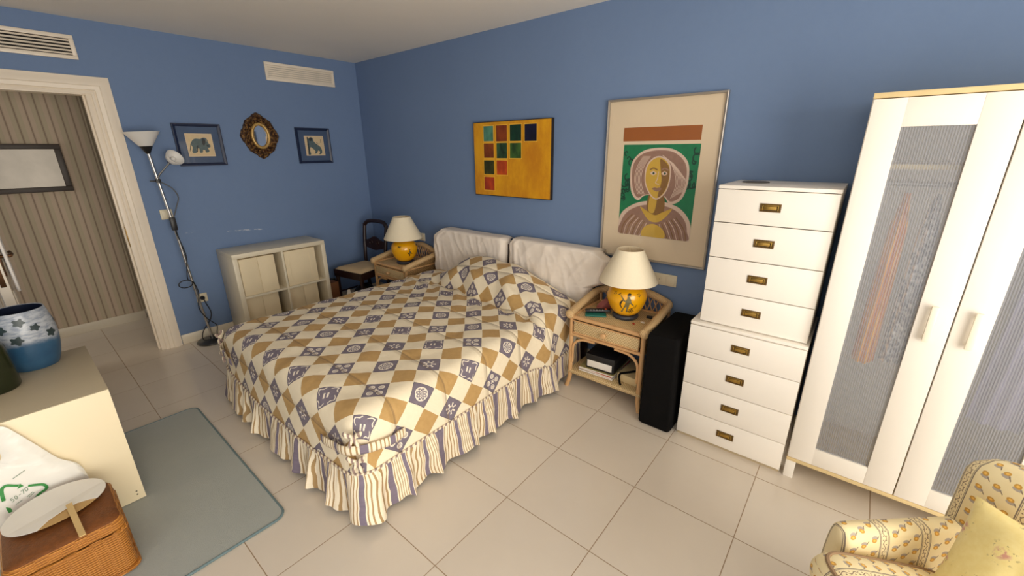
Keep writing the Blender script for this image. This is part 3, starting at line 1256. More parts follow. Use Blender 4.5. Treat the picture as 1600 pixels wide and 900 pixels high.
# mats: 0 brown band,1 green,2 dark green,3 mauve,4 pale,5 ochre,6 brown
rnd = random.Random(11)
for k in range(26):
    side = rnd.choice((0, 1))
    cx = rnd.uniform(0.02, 0.12) if side == 0 else rnd.uniform(0.88, 0.98)
    cz = rnd.uniform(0.35, 0.95)
    r0 = rnd.uniform(0.02, 0.05)
    stroke([(cx + r0 * cos(a), cz + r0 * sin(a)) for a in [j * 0.9 + k for j in range(6)]], 0.008, 2)
# shoulders
art([(0.0, 0.0), (0.0, 0.16), (0.06, 0.27), (0.22, 0.36), (0.40, 0.40), (0.62, 0.40), (0.82, 0.35), (0.95, 0.25), (1.0, 0.14), (1.0, 0.0), (0.5, 0.0)], 4)
art([(0.03, 0.0), (0.04, 0.15), (0.12, 0.26), (0.26, 0.33), (0.42, 0.36), (0.62, 0.36), (0.80, 0.31), (0.92, 0.21), (0.96, 0.10), (0.96, 0.0), (0.5, 0.0)], 3)
# hair mass
art([(0.12, 0.66), (0.14, 0.82), (0.27, 0.93), (0.48, 0.965), (0.70, 0.94), (0.87, 0.82), (0.90, 0.62), (0.84, 0.44), (0.70, 0.38), (0.60, 0.46), (0.36, 0.46), (0.26, 0.40), (0.16, 0.48)], 4)
art([(0.145, 0.66), (0.165, 0.81), (0.28, 0.905), (0.48, 0.94), (0.69, 0.915), (0.845, 0.80), (0.87, 0.62), (0.815, 0.46), (0.70, 0.41), (0.60, 0.47), (0.36, 0.47), (0.26, 0.43), (0.185, 0.50)], 3)
for k in range(9):
    q = 0.70 + 0.018 * k
    stroke([(q, 0.44 + 0.01 * k), (q + 0.05, 0.60), (q - 0.02, 0.78 - 0.012 * k), (q - 0.16, 0.89 - 0.01 * k)], 0.0035, 4)
for k in range(6):
    q = 0.19 + 0.018 * k
    stroke([(q + 0.06, 0.47), (q, 0.62), (q + 0.02, 0.76), (q + 0.10, 0.88)], 0.0035, 4)
# neck, face
art([(0.40, 0.30), (0.42, 0.48), (0.60, 0.48), (0.63, 0.30), (0.52, 0.25)], 6)
art([(0.42, 0.30), (0.43, 0.46), (0.52, 0.46), (0.50, 0.28)], 5)
art([(0.33, 0.62), (0.34, 0.78), (0.44, 0.87), (0.56, 0.87), (0.66, 0.78), (0.67, 0.62), (0.62, 0.49), (0.51, 0.42), (0.40, 0.49)], 4)
art([(0.345, 0.62), (0.355, 0.77), (0.445, 0.855), (0.555, 0.855), (0.645, 0.77), (0.655, 0.62), (0.61, 0.50), (0.51, 0.435), (0.41, 0.50)], 5)
art([(0.52, 0.85), (0.64, 0.77), (0.65, 0.62), (0.605, 0.505), (0.53, 0.45), (0.56, 0.62), (0.535, 0.74)], 6)
art([(0.40, 0.70), (0.44, 0.725), (0.485, 0.70), (0.44, 0.68)], 4)
art([(0.55, 0.70), (0.59, 0.725), (0.63, 0.70), (0.59, 0.68)], 4)
art([(0.43, 0.70), (0.445, 0.715), (0.46, 0.70), (0.445, 0.688)], 2)
art([(0.58, 0.70), (0.595, 0.715), (0.61, 0.70), (0.595, 0.688)], 2)
stroke([(0.39, 0.735), (0.44, 0.755), (0.495, 0.735)], 0.007, 6)
stroke([(0.545, 0.735), (0.59, 0.755), (0.64, 0.735)], 0.007, 3)
stroke([(0.51, 0.72), (0.505, 0.65), (0.485, 0.60), (0.53, 0.585)], 0.005, 4)
art([(0.445, 0.535), (0.48, 0.552), (0.51, 0.545), (0.54, 0.552), (0.575, 0.535), (0.51, 0.508)], 3)
stroke([(0.44, 0.534), (0.51, 0.537), (0.58, 0.534)], 0.003, 6)
# collar and bodice
art([(0.30, 0.33), (0.42, 0.20), (0.52, 0.17), (0.62, 0.20), (0.74, 0.33), (0.62, 0.29), (0.52, 0.25), (0.40, 0.29)], 5)
for k in range(8):
    stroke([(0.05 + 0.04 * k, 0.0), (0.08 + 0.045 * k, 0.12), (0.20 + 0.03 * k, 0.24 - 0.012 * k)], 0.0045, 4 if k % 2 else 6)
    stroke([(0.96 - 0.04 * k, 0.0), (0.92 - 0.045 * k, 0.12), (0.80 - 0.03 * k, 0.24 - 0.012 * k)], 0.0045, 4 if k % 2 else 6)
art([(0.36, 0.0), (0.38, 0.10), (0.50, 0.15), (0.64, 0.10), (0.66, 0.0)], 5)
b.build('print', [ORANGEINK, GREENINK, DGREENINK, MAUVE, PALEINK, OCHREINK, BROWNINK], t, smooth=False, recalc=False)
M().box(PX0 + 0.010, PX1 - 0.010, -0.0190, -0.0175, PZ0 + 0.010, PZ1 - 0.010).build('glass', GLAZE, t, smooth=False)

# picture in the hallway
t = thing('hall_picture', 'dark framed silvery panel on the striped hallway wallpaper', 'picture', (HX, -2.6, 1.29))
b = M()
y0, y1, z0, z1 = -2.95, -2.281, 1.295, 1.686
w = 0.042
b.box(HX, HX + 0.022, y0, y1, z0, z0 + w, 0.004)
b.box(HX, HX + 0.022, y0, y1, z1 - w, z1, 0.004)
b.box(HX, HX + 0.022, y0, y0 + w, z0 + w, z1 - w, 0.004)
b.box(HX, HX + 0.022, y1 - w, y1, z0 + w, z1 - w, 0.004)
b.build('frame', DKFRAME, t)
M().box(HX, HX + 0.01, y0 + w, y1 - w, z0 + w, z1 - w).build('panel', SILVP, t, smooth=False)

# ------------------------------------------------------------------ the bed
BX0, BX1, BY0, BY1 = 1.40, 2.84, -1.94, -0.19     # core of the quilted top
BR = 0.09
ZT = 0.530
SEAM = 0.262
bed = thing('bed', 'double bed under the checked bedspread, headboard against the blue wall', 'bed', (2.12, -1.02, 0))
M().box(BX0 - 0.04, BX1 + 0.04, BY0 - 0.03, -0.12, 0.12, 0.27, 0.01).build('base', plain('bed_base_fabric', (170, 160, 150), 0.9), bed)
M().box(BX0 - 0.03, BX1 + 0.03, BY0 - 0.02, -0.12, 0.272, 0.49, 0.05, seg=4).build('mattress', SHEET, bed)
for sx in (BX0 + 0.05, BX1 - 0.05):
    for sy in (BY0 + 0.08, -0.3):
        M().lathe([(0.025, 0.0), (0.03, 0.12), (0.0, 0.12)], sx, sy, 14).build('leg', DARKWOOD, bed)
b = M()
b.box(1.36, 2.93, -0.10, -0.05, 0.02, 0.86, 0.01)
b.build('headboard', DARKWOOD, bed)


def bulge(x, y):
    yc = -0.47 - 0.20 * (x - 1.5) / 1.5
    hx = 0.180 * sstep(1.46, 1.98, x) * (1 - sstep(2.36, 2.98, x)) + 0.03 * sstep(1.6, 2.0, x) * (1 - sstep(2.7, 2.95, x))
    d = y - yc
    wv = 0.012 * sin(x * 17 + 2)
    d += wv
    rise = 0.72 * sstep(-0.012, 0.070, d) + 0.28 * sstep(0.05, 0.24, d)
    fall = 1 - 0.35 * sstep(0.28, 0.50, d)
    crease = -0.034 * exp(-((d + 0.005) / 0.03) ** 2) * sstep(1.45, 1.7, x)
    return hx * rise * fall + crease


def top_z(x, y):
    w = 0.010 * nz(x * 3.1, y * 3.1, 1.0) + 0.007 * nz(x * 9, y * 7, 4.0)
    w += 0.004 * abs(nz(x * 16 + y * 11, y * 5 - x * 4, 9.0))
    sag = 0.018 * (1 - ((x - 2.12) / 0.80) ** 2)
    nearcrease = exp(-((y + 0.60) / 0.16) ** 2)
    w += nearcrease * 0.010 * sin(x * 34 + y * 40 + 3 * nz(x * 4, y * 4))
    return ZT + sag + w + bulge(x, y) - 0.02 * sstep(-0.3, -0.13, y)


XP0, YP0, PA, PB = 3.093, -0.850, 0.1530, 0.1610


def quv(X, Y):
    p = (X - XP0) / PA
    q = (Y - YP0) / PB
    return ((p + q) / 2, (p - q) / 2)


def cloth_y(x, y):
    """length of cloth from the foot, so the print does not stretch over the pillow"""
    if y < -0.80:
        return y
    n = 36
    L = -0.80
    zp = bulge(x, -0.80)
    for k in range(1, n + 1):
        yy = -0.80 + (y + 0.80) * k / n
        z_ = bulge(x, yy)
        L += sqrt(((y + 0.80) / n) ** 2 + (z_ - zp) ** 2)
        zp = z_
    return L


# perimeter ring: left side, foot, right side
NXS, NYS, NF = 72, 92, 12
ring = []      # (corex, corey, nx, ny)
for j in range(NYS + 1):
    ring.append((BX0, BY1 + (BY0 - BY1) * j / NYS, -1.0, 0.0, 'l'))
for k in range(1, NF):
    a = pi + (pi / 2) * k / NF
    ring.append((BX0, BY0, cos(a), sin(a), 'c'))
for i in range(NXS + 1):
    ring.append((BX0 + (BX1 - BX0) * i / NXS, BY0, 0.0, -1.0, 'f'))
for k in range(1, NF):
    a = 1.5 * pi + (pi / 2) * k / NF
    ring.append((BX1, BY0, cos(a), sin(a), 'c'))
for j in range(NYS + 1):
    ring.append((BX1, BY0 + (BY1 - BY0) * j / NYS, 1.0, 0.0, 'r'))


def out_off(cx, cy, nx, ny, t):
    """how far the hanging cloth stands off the core, t = 0 (top) .. 1 (seam)"""
    o = 0.006 * nz(cx * 4 + ny * 3, cy * 4, t * 2.0) * t + 0.004 * nz(cx * 11, cy * 11, t * 3.0) * t
    if nx > 0.5:
        o += 0.035 * exp(-((cy + 0.64) / 0.10) ** 2) * sstep(0.1, 0.6, t)
    if ny < -0.5 and abs(nx) < 0.3:
        o += 0.016 * sin(pi * (cx - BX0) / (BX1 - BX0)) * t
    return o


def seam_z(cx, cy, nx, ny):
    if nx > 0.5:
        return SEAM - 0.045 * sstep(-0.9, -0.55, cy) * (1 - 0.4 * sstep(-0.45, -0.2, cy)) + 0.006 * nz(cx, cy * 3)
    if ny < -0.5 and abs(nx) < 0.5:
        return SEAM - 0.03 * sin(pi * (cx - BX0) / (BX1 - BX0)) + 0.006 * nz(cx * 3, cy)
    return SEAM


def drape(rp, k, K=7, D=10):
    cx, cy, nx, ny, _ = rp
    zt = top_z(cx, cy)
    if k <= K:
        th = (pi / 2) * k / K
        hx = BR * sin(th)
        zz = zt - BR * (1 - cos(th))
        arc = BR * th
        hx += out_off(cx, cy, nx, ny, 0.3 * k / K)
    else:
        t = (k - K) / D
        sz = seam_z(cx, cy, nx, ny)
        zs = zt - BR
        zz = zs + (sz - zs) * t
        hx = BR + 0.012 * t + out_off(cx, cy, nx, ny, 0.3 + 0.7 * t)
        arc = BR * pi / 2 + (zs - zz)
    arc_u = arc
    return (cx + nx * hx, cy + ny * hx, zz), quv(cx + nx * arc_u, cloth_y(cx, cy) + ny * arc_u)


spread = thing('bedspread', 'quilted diamond check bedspread in plum, tan and cream with striped ruffle', 'bedspread', (2.12, -1.02, 0.27))
b = M()
vs = []
uvs = []
for i in range(NXS + 1):
    for j in range(NYS + 1):
        xx = BX0 + (BX1 - BX0) * i / NXS
        yy = BY0 + (BY1 - BY0) * j / NYS
        vs.append((xx, yy, top_z(xx, yy)))
        uvs.append(quv(xx, cloth_y(xx, yy)))
fs = []
w = NYS + 1
for i in range(NXS):
    for j in range(NYS):
        fs.append([i * w + j, (i + 1) * w + j, (i + 1) * w + j + 1, i * w + j + 1])


def core_index(rp, idx):
    cx, cy = rp[0], rp[1]
    i = int(round((cx - BX0) / (BX1 - BX0) * NXS))
    j = int(round((cy - BY0) / (BY1 - BY0) * NYS))
    return i * w + j


KD = 17
rows = []
for idx, rp in enumerate(ring):
    r_ = [core_index(rp, idx)]
    for k in range(1, KD + 1):
        p_, uv_ = drape(rp, k)
        vs.append(p_)
        uvs.append(uv_)
        r_.append(len(vs) - 1)
    rows.append(r_)
for a_ in range(len(rows) - 1):
    for k in range(KD):
        q = [rows[a_][k], rows[a_ + 1][k], rows[a_ + 1][k + 1], rows[a_][k + 1]]
        qq = []
        for i in q:
            if i not in qq:
                qq.append(i)
        if len(qq) >= 3:
            fs.append(qq)
b.add(vs, fs, 0, uvs)
quilt = b.build('quilt', QUILT, spread, angle=75)

# gathered ruffle sewn to the quilt's edge
seamline = []
for rp in ring:
    p_, _ = drape(rp, KD)
    seamline.append((Vector(p_), Vector((rp[2], rp[3], 0))))
# resample finely
fine_pts = []
L = 0.0
for i in range(len(seamline) - 1):
    p0, n0 = seamline[i]
    p1, n1_ = seamline[i + 1]
    seg = (p1 - p0).length
    ns = max(1, int(seg / 0.006))
    for k in range(ns):
        t = k / ns
        fine_pts.append((p0.lerp(p1, t), n0.lerp(n1_, t).normalized(), L + seg * t))
    L += seg
b = M()
NV = 9
vs = []
uvs = []
for i, (p, nn, l) in enumerate(fine_pts):
    ph = 2 * pi * l / 0.20 + 3.4 * nz(l * 1.9, 3.0) + 2.0 * nz(l * 5.0, 8.0)
    corner = exp(-(min((p - Vector((2.92, -2.02, p.z))).length, (p - Vector((1.32, -2.02, p.z))).length) / 0.12) ** 2)
    narrow = 1.0 - 0.75 * sstep(-0.58, -0.46, p.y) * (1 if p.x > 2.6 else 0)
    amp = (0.026 + 0.024 * nz(l * 3.3, 1.0) + 0.010 * corner) * narrow
    for j in range(NV + 1):
        v = j / NV
        off = 0.004 + 0.026 * v * narrow + 0.02 * corner * v + amp * sin(ph) * v ** 0.9 + 0.009 * sin(ph * 2.3 + 1) * v * narrow + 0.003 * sin(2 * pi * l / 0.022) * (1 - v) ** 2
        zb = 0.020 + 0.026 * (0.5 + 0.5 * sin(ph + 0.7)) + 0.010 * nz(l * 4, 5.0)
        if p.x > 2.6 and p.y > -0.42:
            zb = max(zb, 0.03)
        zz = p.z + (zb - p.z) * v
        tang = Vector((-nn.y, nn.x, 0))
        sh = 0.012 * cos(ph) * v * narrow
        q = p + nn * off + tang * sh
        vs.append((q.x, q.y, zz))
        uvs.append((l * 1.06 + 0.016 * sin(ph) + 0.010 * nz(l * 9, v * 3) + 0.5, v))
fs = []
w2 = NV + 1
for i in range(len(fine_pts) - 1):
    for j in range(NV):
        fs.append([i * w2 + j, (i + 1) * w2 + j, (i + 1) * w2 + j + 1, i * w2 + j + 1])
b.add(vs, fs, 0, uvs)
b.build('ruffle', RUFFLE, spread, angle=80)
# piping cord along the seam
b = M()
b.tube([p + nn * 0.006 for p, nn, l in fine_pts[::3]], 0.0055, 6)
PIPE = Mat('striped_piping', rgb(236, 224, 200), 0.8)
x, y, z = PIPE.world()
PIPE.color(PIPE.mix(((x + y * 1.2) * 190.0).sin() > 0.1, rgb(236, 224, 198), rgb(150, 128, 120)))
b.build('piping', PIPE.m, spread)


# corner ties at the foot
def corner_tie(cx, cy, a0, a1, side):
    """a strap across the slit corner with two small knotted bows"""
    b = M()

    def pos(a, z, off):
        # walk: along foot / fan / along side by parameter a in -1..1
        n_ang = a0 + (a1 - a0) * max(0.0, min(1.0, 0.5 + a * 1.6))
        nx, ny = cos(n_ang), sin(n_ang)
        r = BR + 0.012 + off
        ex = max(0.0, abs(a) - 0.3)
        px, py = cx + nx * r, cy + ny * r
        if a < -0.3:
            px -= side * ex * 0.22
        if a > 0.3:
            py += ex * 0.22
        return (px, py, z)
    b.grid(lambda u, v: pos(-1.0 + 2.0 * u, 0.365 + 0.035 * exp(-((u - 0.5) / 0.2) ** 2) + 0.046 * (v - 0.5) + 0.004 * sin(u * 9), 0.014 + 0.004 * sin(u * 17) + 0.003 * sin(pi * v)), 40, 4, 0, lambda u, v: (u * 0.42, v))
    b.build('tie', RUFFLE, spread, solid=0.004, angle=80)
    am = (a0 + a1) / 2
    nx, ny = cos(am), sin(am)
    tx, ty = -ny, nx
    for zc, s in ((0.462, 0.8), (0.335, 0.9)):
        b = M()
        r = BR + 0.024
        c = Vector((cx + nx * r, cy + ny * r, zc))
        T = Vector((tx, ty, 0))
        Nn = Vector((nx, ny, 0))
        Z = Vector((0, 0, 1))
        b.ellipsoid(c + Nn * 0.006, (0.013, 0.013, 0.014), 12, 8)
        for sgn in (-1, 1):
            loop = smooth_path([c, c + T * sgn * 0.022 + Z * 0.022 + Nn * 0.012, c + T * sgn * 0.034 + Z * 0.032 * s + Nn * 0.008, c + T * sgn * 0.026 + Z * 0.008 + Nn * 0.004, c], 5)
            b.tube(loop, 0.0075, 8)
            tail = smooth_path([c, c + T * sgn * 0.012 - Z * 0.022 + Nn * 0.012, c + T * sgn * 0.020 - Z * 0.055 * s + Nn * 0.006], 5)
            b.tube(tail, 0.0078, 8)
        b.build('bow', PIPE.m, spread)


corner_tie(BX1, BY0, 1.5 * pi, 2.0 * pi, 1)
corner_tie(BX0, BY0, 1.5 * pi, 1.0 * pi, -1)

# white sheets draped over the two headboards


def headboard_cover(label, outline_l, outline_r, ztop, seed, name='headboard_cover'):
    """outline_l / outline_r: (z, x) pairs of the cloth's side edges, bottom to top"""
    def at(tab, z):
        for (z0, x0), (z1, x1) in zip(tab[:-1], tab[1:]):
            if z <= z1:
                t = max(0.0, min(1.0, (z - z0) / (z1 - z0)))
                return x0 + (x1 - x0) * (t * t * (3 - 2 * t))
        return tab[-1][1]
    b = M()
    zb = outline_l[0][0]
    NU, NVV = 110, 70

    def fn(u, v):
        # v 0 bottom front .. 0.8 top front .. 1 top back
        if v < 0.86:
            z = zb + (ztop - zb) * (v / 0.86)
            yy = -0.150
            zr = (ztop - z)
            if zr < 0.014:
                yy += 0.014 - sqrt(max(0.0, 0.014 ** 2 - (0.014 - zr) ** 2))
        else:
            z = ztop
            yy = -0.136 + (0.110) * (v - 0.86) / 0.14
        xl = at(outline_l, z)
        xr = at(outline_r, z)
        xx = xl + (xr - xl) * u
        e = min(u, 1 - u) * (xr - xl)
        rnd_ = 0.05
        if e < rnd_:
            yy = yy + (0.085 * (1 - e / rnd_) ** 2 if yy < -0.08 else 0)
        fall = 1 - sstep(ztop - 0.02, ztop, z)
        dg = xx * 0.8 - z * 0.6
        wr = 0.010 * nz(xx * 3 + seed, z * 2.0, seed) + 0.024 * max(0.0, 0.35 - abs(nz(dg * 7 + seed, (xx + z) * 1.5, seed + 4))) + 0.018 * max(0.0, 0.3 - abs(nz(xx * 11 + z * 3, z * 2.5, seed + 9))) + 0.0015 * nz(xx * 40, z * 40, seed)
        wr += 0.010 * exp(-(((xx - xl - 0.09) - 0.1 * (ztop - z)) / 0.018) ** 2) * fall
        yy -= wr * fall * (0.4 + 0.6 * sstep(0.0, 0.06, e))
        zz = z - 0.010 * (1 - sstep(0, 0.05, e)) + 0.004 * nz(xx * 6, seed)
        return (xx, min(yy, -0.018), zz)
    b.grid(fn, NU, NVV)
    o = b.build(name, SHEET, solid=0.006, angle=85)
    return tag(o, label, 'sheet', 'white sheets over the headboards')


headboard_cover('white sheet draped over the left headboard, beside the far bedside lamp', [(0.46, 1.222), (0.60, 1.222), (0.82, 1.225), (0.92, 1.345)], [(0.46, 2.165), (0.7, 2.165), (0.88, 2.17), (0.92, 2.15)], 0.910, 3.0)
headboard_cover('white sheet draped over the right headboard, behind the near bedside lamp', [(0.46, 2.172), (0.7, 2.174), (0.88, 2.18), (0.92, 2.21)], [(0.46, 2.955), (0.635, 2.965), (0.70, 3.07), (0.86, 3.11), (0.925, 3.02)], 0.925, 8.0)

# ------------------------------------------------------------------ rattan bedside tables
NW, ND = 0.545, 0.43        # width, depth; local origin: floor, middle of the table


def make_nightstand(label):
    t = thing('rattan_nightstand', label, 'bedside table', (0, 0, 0), 0, 'rattan bedside tables')
    hx, hy = NW / 2, ND / 2
    zt = 0.535
    for sx in (-1, 1):
        for sy in (-1, 1):
            b = M()
            top = 0.565 if sy < 0 else 0.60
            x_ = sx * (hx - 0.02)
            y_ = sy * (hy - 0.02)
            pts = smooth_path([(x_ + sx * 0.018, y_ + sy * 0.012, 0.0), (x_ + sx * 0.002, y_ + sy * 0.002, 0.07), (x_, y_, 0.15), (x_, y_, 0.4), (x_, y_, top)], 4)
            b.tube(pts, 0.015, 12)
            b.build('leg', RATTAN, t, world=False)
    # woven top and shelf
    M().box(-hx + 0.02, hx - 0.02, -hy + 0.02, hy - 0.02, zt - 0.022, zt, 0.006).build('table_top', CANE, t, world=False)
    b = M()
    b.box(-hx + 0.004, hx - 0.004, -hy + 0.004, hy - 0.012, 0.105, 0.135, 0.012, seg=3)
    b.build('shelf', CANE, t, world=False)
    # rails
    b = M()
    for zc, r in ((zt - 0.004, 0.014), (0.405, 0.012)):
        b.tube([(-hx + 0.02, -hy + 0.016, zc), (hx - 0.02, -hy + 0.016, zc)], r, 10)
        b.tube([(-hx + 0.02, hy - 0.016, zc), (hx - 0.02, hy - 0.016, zc)], r, 10)
        for s in (-1, 1):
            b.tube([(s * (hx - 0.018), -hy + 0.02, zc), (s * (hx - 0.018), hy - 0.02, zc)], r, 10)
    b.build('rail', RATTAN, t, world=False)
    # drawer case panels
    b = M()
    for s in (-1, 1):
        b.box(s * (hx - 0.018) - 0.006, s * (hx - 0.018) + 0.006, -hy + 0.03, hy - 0.03, 0.41, zt - 0.01, 0.002)
    b.box(-hx + 0.03, hx - 0.03, hy - 0.024, hy - 0.014, 0.41, zt - 0.01, 0.002)
    b.build('side_panel', CANED, t, world=False)
    M().box(-hx + 0.03, hx - 0.03, -hy + 0.045, hy - 0.03, 0.405, 0.411).build('case_bottom', DARKWOOD, t, world=False)
    # drawer with woven front and knob
    dr = M()
    dr.box(-hx + 0.042, hx - 0.042, -hy + 0.006, -hy + 0.024, 0.425, zt - 0.026, 0.004)
    dr.box(-hx + 0.05, hx - 0.05, -hy + 0.024, hy - 0.05, 0.43, zt - 0.06, 0.002)
    d_o = dr.build('drawer', CANE, t, world=False)
    fr = M()
    x0, x1, z0, z1 = -hx + 0.042, hx - 0.042, 0.425, zt - 0.026
    fr.tube([(x0, -hy + 0.006, z0), (x1, -hy + 0.006, z0), (x1, -hy + 0.006, z1), (x0, -hy + 0.006, z1)], 0.005, 8, closed=True)
    fr.build('drawer_edging', RATTAN, d_o, world=False)
    kn = M()
    kn.lathe([(0.007, 0.0), (0.007, 0.012), (0.016, 0.018), (0.019, 0.026), (0.014, 0.034), (0.0, 0.036)], 0, 0, 18)
    kn.xf(Matrix.Translation((0, -hy + 0.007, (z0 + z1) / 2)) @ Matrix.Rotation(radians(90), 4, 'X'))
    kn.build('knob', RATTAN, d_o, world=False)
    # bent braces under the drawer
    for s in (-1, 1):
        b = M()
        pts = [(s * (hx - 0.038), -hy + 0.014, 0.20)]
        pts += [(s * (hx - 0.038), -hy + 0.014, 0.29)]
        for k in range(7):
            a = k / 6 * pi / 2
            pts.append((s * (hx - 0.038 - 0.10 * (1 - cos(a))), -hy + 0.014, 0.30 + 0.085 * sin(a)))
        pts.append((s * (hx - 0.20), -hy + 0.014, 0.387))
        b.tube(smooth_path(pts, 3), 0.009, 8)
        b.build('brace', RATTAN, t, world=False)
    # raised wrapped gallery on three sides
    path = [(-hx + 0.012, -hy + 0.0, zt + 0.016), (-hx + 0.010, -hy + 0.06, zt + 0.030), (-hx + 0.006, 0.0, zt + 0.060), (-hx + 0.012, hy - 0.05, zt + 0.085), (-hx + 0.05, hy - 0.012, zt + 0.095), (-hx + 0.15, hy - 0.008, zt + 0.125), (0, hy - 0.006, zt + 0.145)]
    full = path + [(-p[0], p[1], p[2]) for p in path[-2::-1]]
    g = smooth_path(full, 6)
    n = len(g)
    rad = [0.025 + 0.006 * (abs(2 * i / (n - 1) - 1) ** 6) for i in range(n)]
    b = M()
    b.tube(g, rad, 12)
    for e in (g[0], g[-1]):
        b.ellipsoid((e.x, e.y, e.z), (0.031, 0.022, 0.031), 14, 8)
    b.build('gallery_rim', WRAP, t, world=False)
    # infill below the rim: woven skirts at the sides
    for s in (-1, 1):
        b = M()
        vs = []
        side = [p for p in g if (p.x < 0) == (s < 0) and p.y < hy - 0.03 and abs(p.x) > hx - 0.06]
        if s > 0:
            side = side[::-1]
        for p in side:
            vs.append((p.x, p.y, zt - 0.015))
            vs.append((p.x, p.y, p.z))
        fs = [[2 * i, 2 * i + 2, 2 * i + 3, 2 * i + 1] for i in range(len(side) - 1)]
        b.add(vs, fs)
        b.build('side_weave', CANED, t, world=False, solid=0.008)
    # crossed sticks across the back
    b = M()
    for k in range(11):
        xc = -0.20 + 0.04 * k
        zr = zt + 0.085 + 0.045 * (1 - (xc / 0.22) ** 2)
        for s in (-1, 1):
            xb = xc + s * 0.022
            zr2 = zt + 0.085 + 0.045 * (1 - (max(-0.22, min(0.22, xb)) / 0.22) ** 2)
            b.tube([(xc - s * 0.022, hy - 0.012, zt - 0.005), (xb, hy - 0.012, zr2)], 0.0042, 6)
    b.build('back_lattice', RATTAN, t, world=False)
    return t


NRX, NRY = 3.268, -0.2475
ns_r = make_nightstand('rattan bedside table by the tall drawers, holding the near yellow lamp')
ns_r.location = (NRX, NRY, 0)
NLX = 0.928
ns_l = dup(ns_r, (NLX, NRY, 0), 'rattan bedside table in the room corner beyond the bed')

# ------------------------------------------------------------------ yellow lamps


def surf_poly(b, poly, rf, z0, th0, sc, mi, lift=0.0008):
    """paint an outline (x right, y up, in metres) on a turned body, facing angle th0"""
    vs = []
    for px, py in poly:
        z = z0 + py * sc
        r = rf(z) + lift
        a = th0 + px * sc / max(0.03, rf(z))
        vs.append((r * cos(a), r * sin(a), z))
    b.add(vs, [list(range(len(vs)))], mi)


LPROF = [(0.0, 0.028), (0.062, 0.028), (0.085, 0.045), (0.105, 0.075), (0.120, 0.110), (0.1275, 0.142), (0.126, 0.170), (0.116, 0.196), (0.096, 0.216), (0.074, 0.228), (0.058, 0.236), (0.050, 0.245), (0.048, 0.255), (0.0, 0.255)]


def lrad(z):
    for (r0, z0), (r1, z1) in zip(LPROF[1:-1], LPROF[2:]):
        if z0 <= z <= z1 and z1 > z0:
            t = (z - z0) / (z1 - z0)
            return r0 + (r1 - r0) * t
    return 0.06


def refine_profile(prof, n=4):
    p = smooth_path([(r, z, 0) for r, z in prof[1:-1]], n)
    return [prof[0]] + [(q.x, q.y) for q in p] + [prof[-1]]


def curved_sticker(b, poly, th0, zc, mi, lift=0.0012):
    """subdivide an outline in thin bands so it follows the body"""
    xs = [p[0] for p in poly]
    zs = [p[1] for p in poly]
    bm = bmesh.new()
    vv = [bm.verts.new((p[0], p[1], 0)) for p in poly]
    f = bm.faces.new(vv)
    bmesh.ops.triangulate(bm, faces=[f])
    bmesh.ops.subdivide_edges(bm, edges=bm.edges[:], cuts=2, use_grid_fill=True)
    bm.verts.index_update()
    vs = []
    for v in bm.verts:
        z = zc + v.co.y
        r = lrad(z)
        a = th0 + v.co.x / max(0.03, r)
        vs.append(((r + lift) * cos(a), (r + lift) * sin(a), z))
    b.add(vs, [[v.index for v in f.verts] for f in bm.faces], mi)
    bm.free()


def sprig(b, th0, zc, s, mi):
    for k in range(5):
        a = k * 2 * pi / 5
        curved_sticker(b, [(s * 0.010 * cos(a + q), s * 0.010 * sin(a + q) * (1 if q else 1)) if q is not None else (s * 0.002 * cos(a), s * 0.002 * sin(a)) for q in (None, 0.35, 0.0, -0.35)], th0, zc, mi)


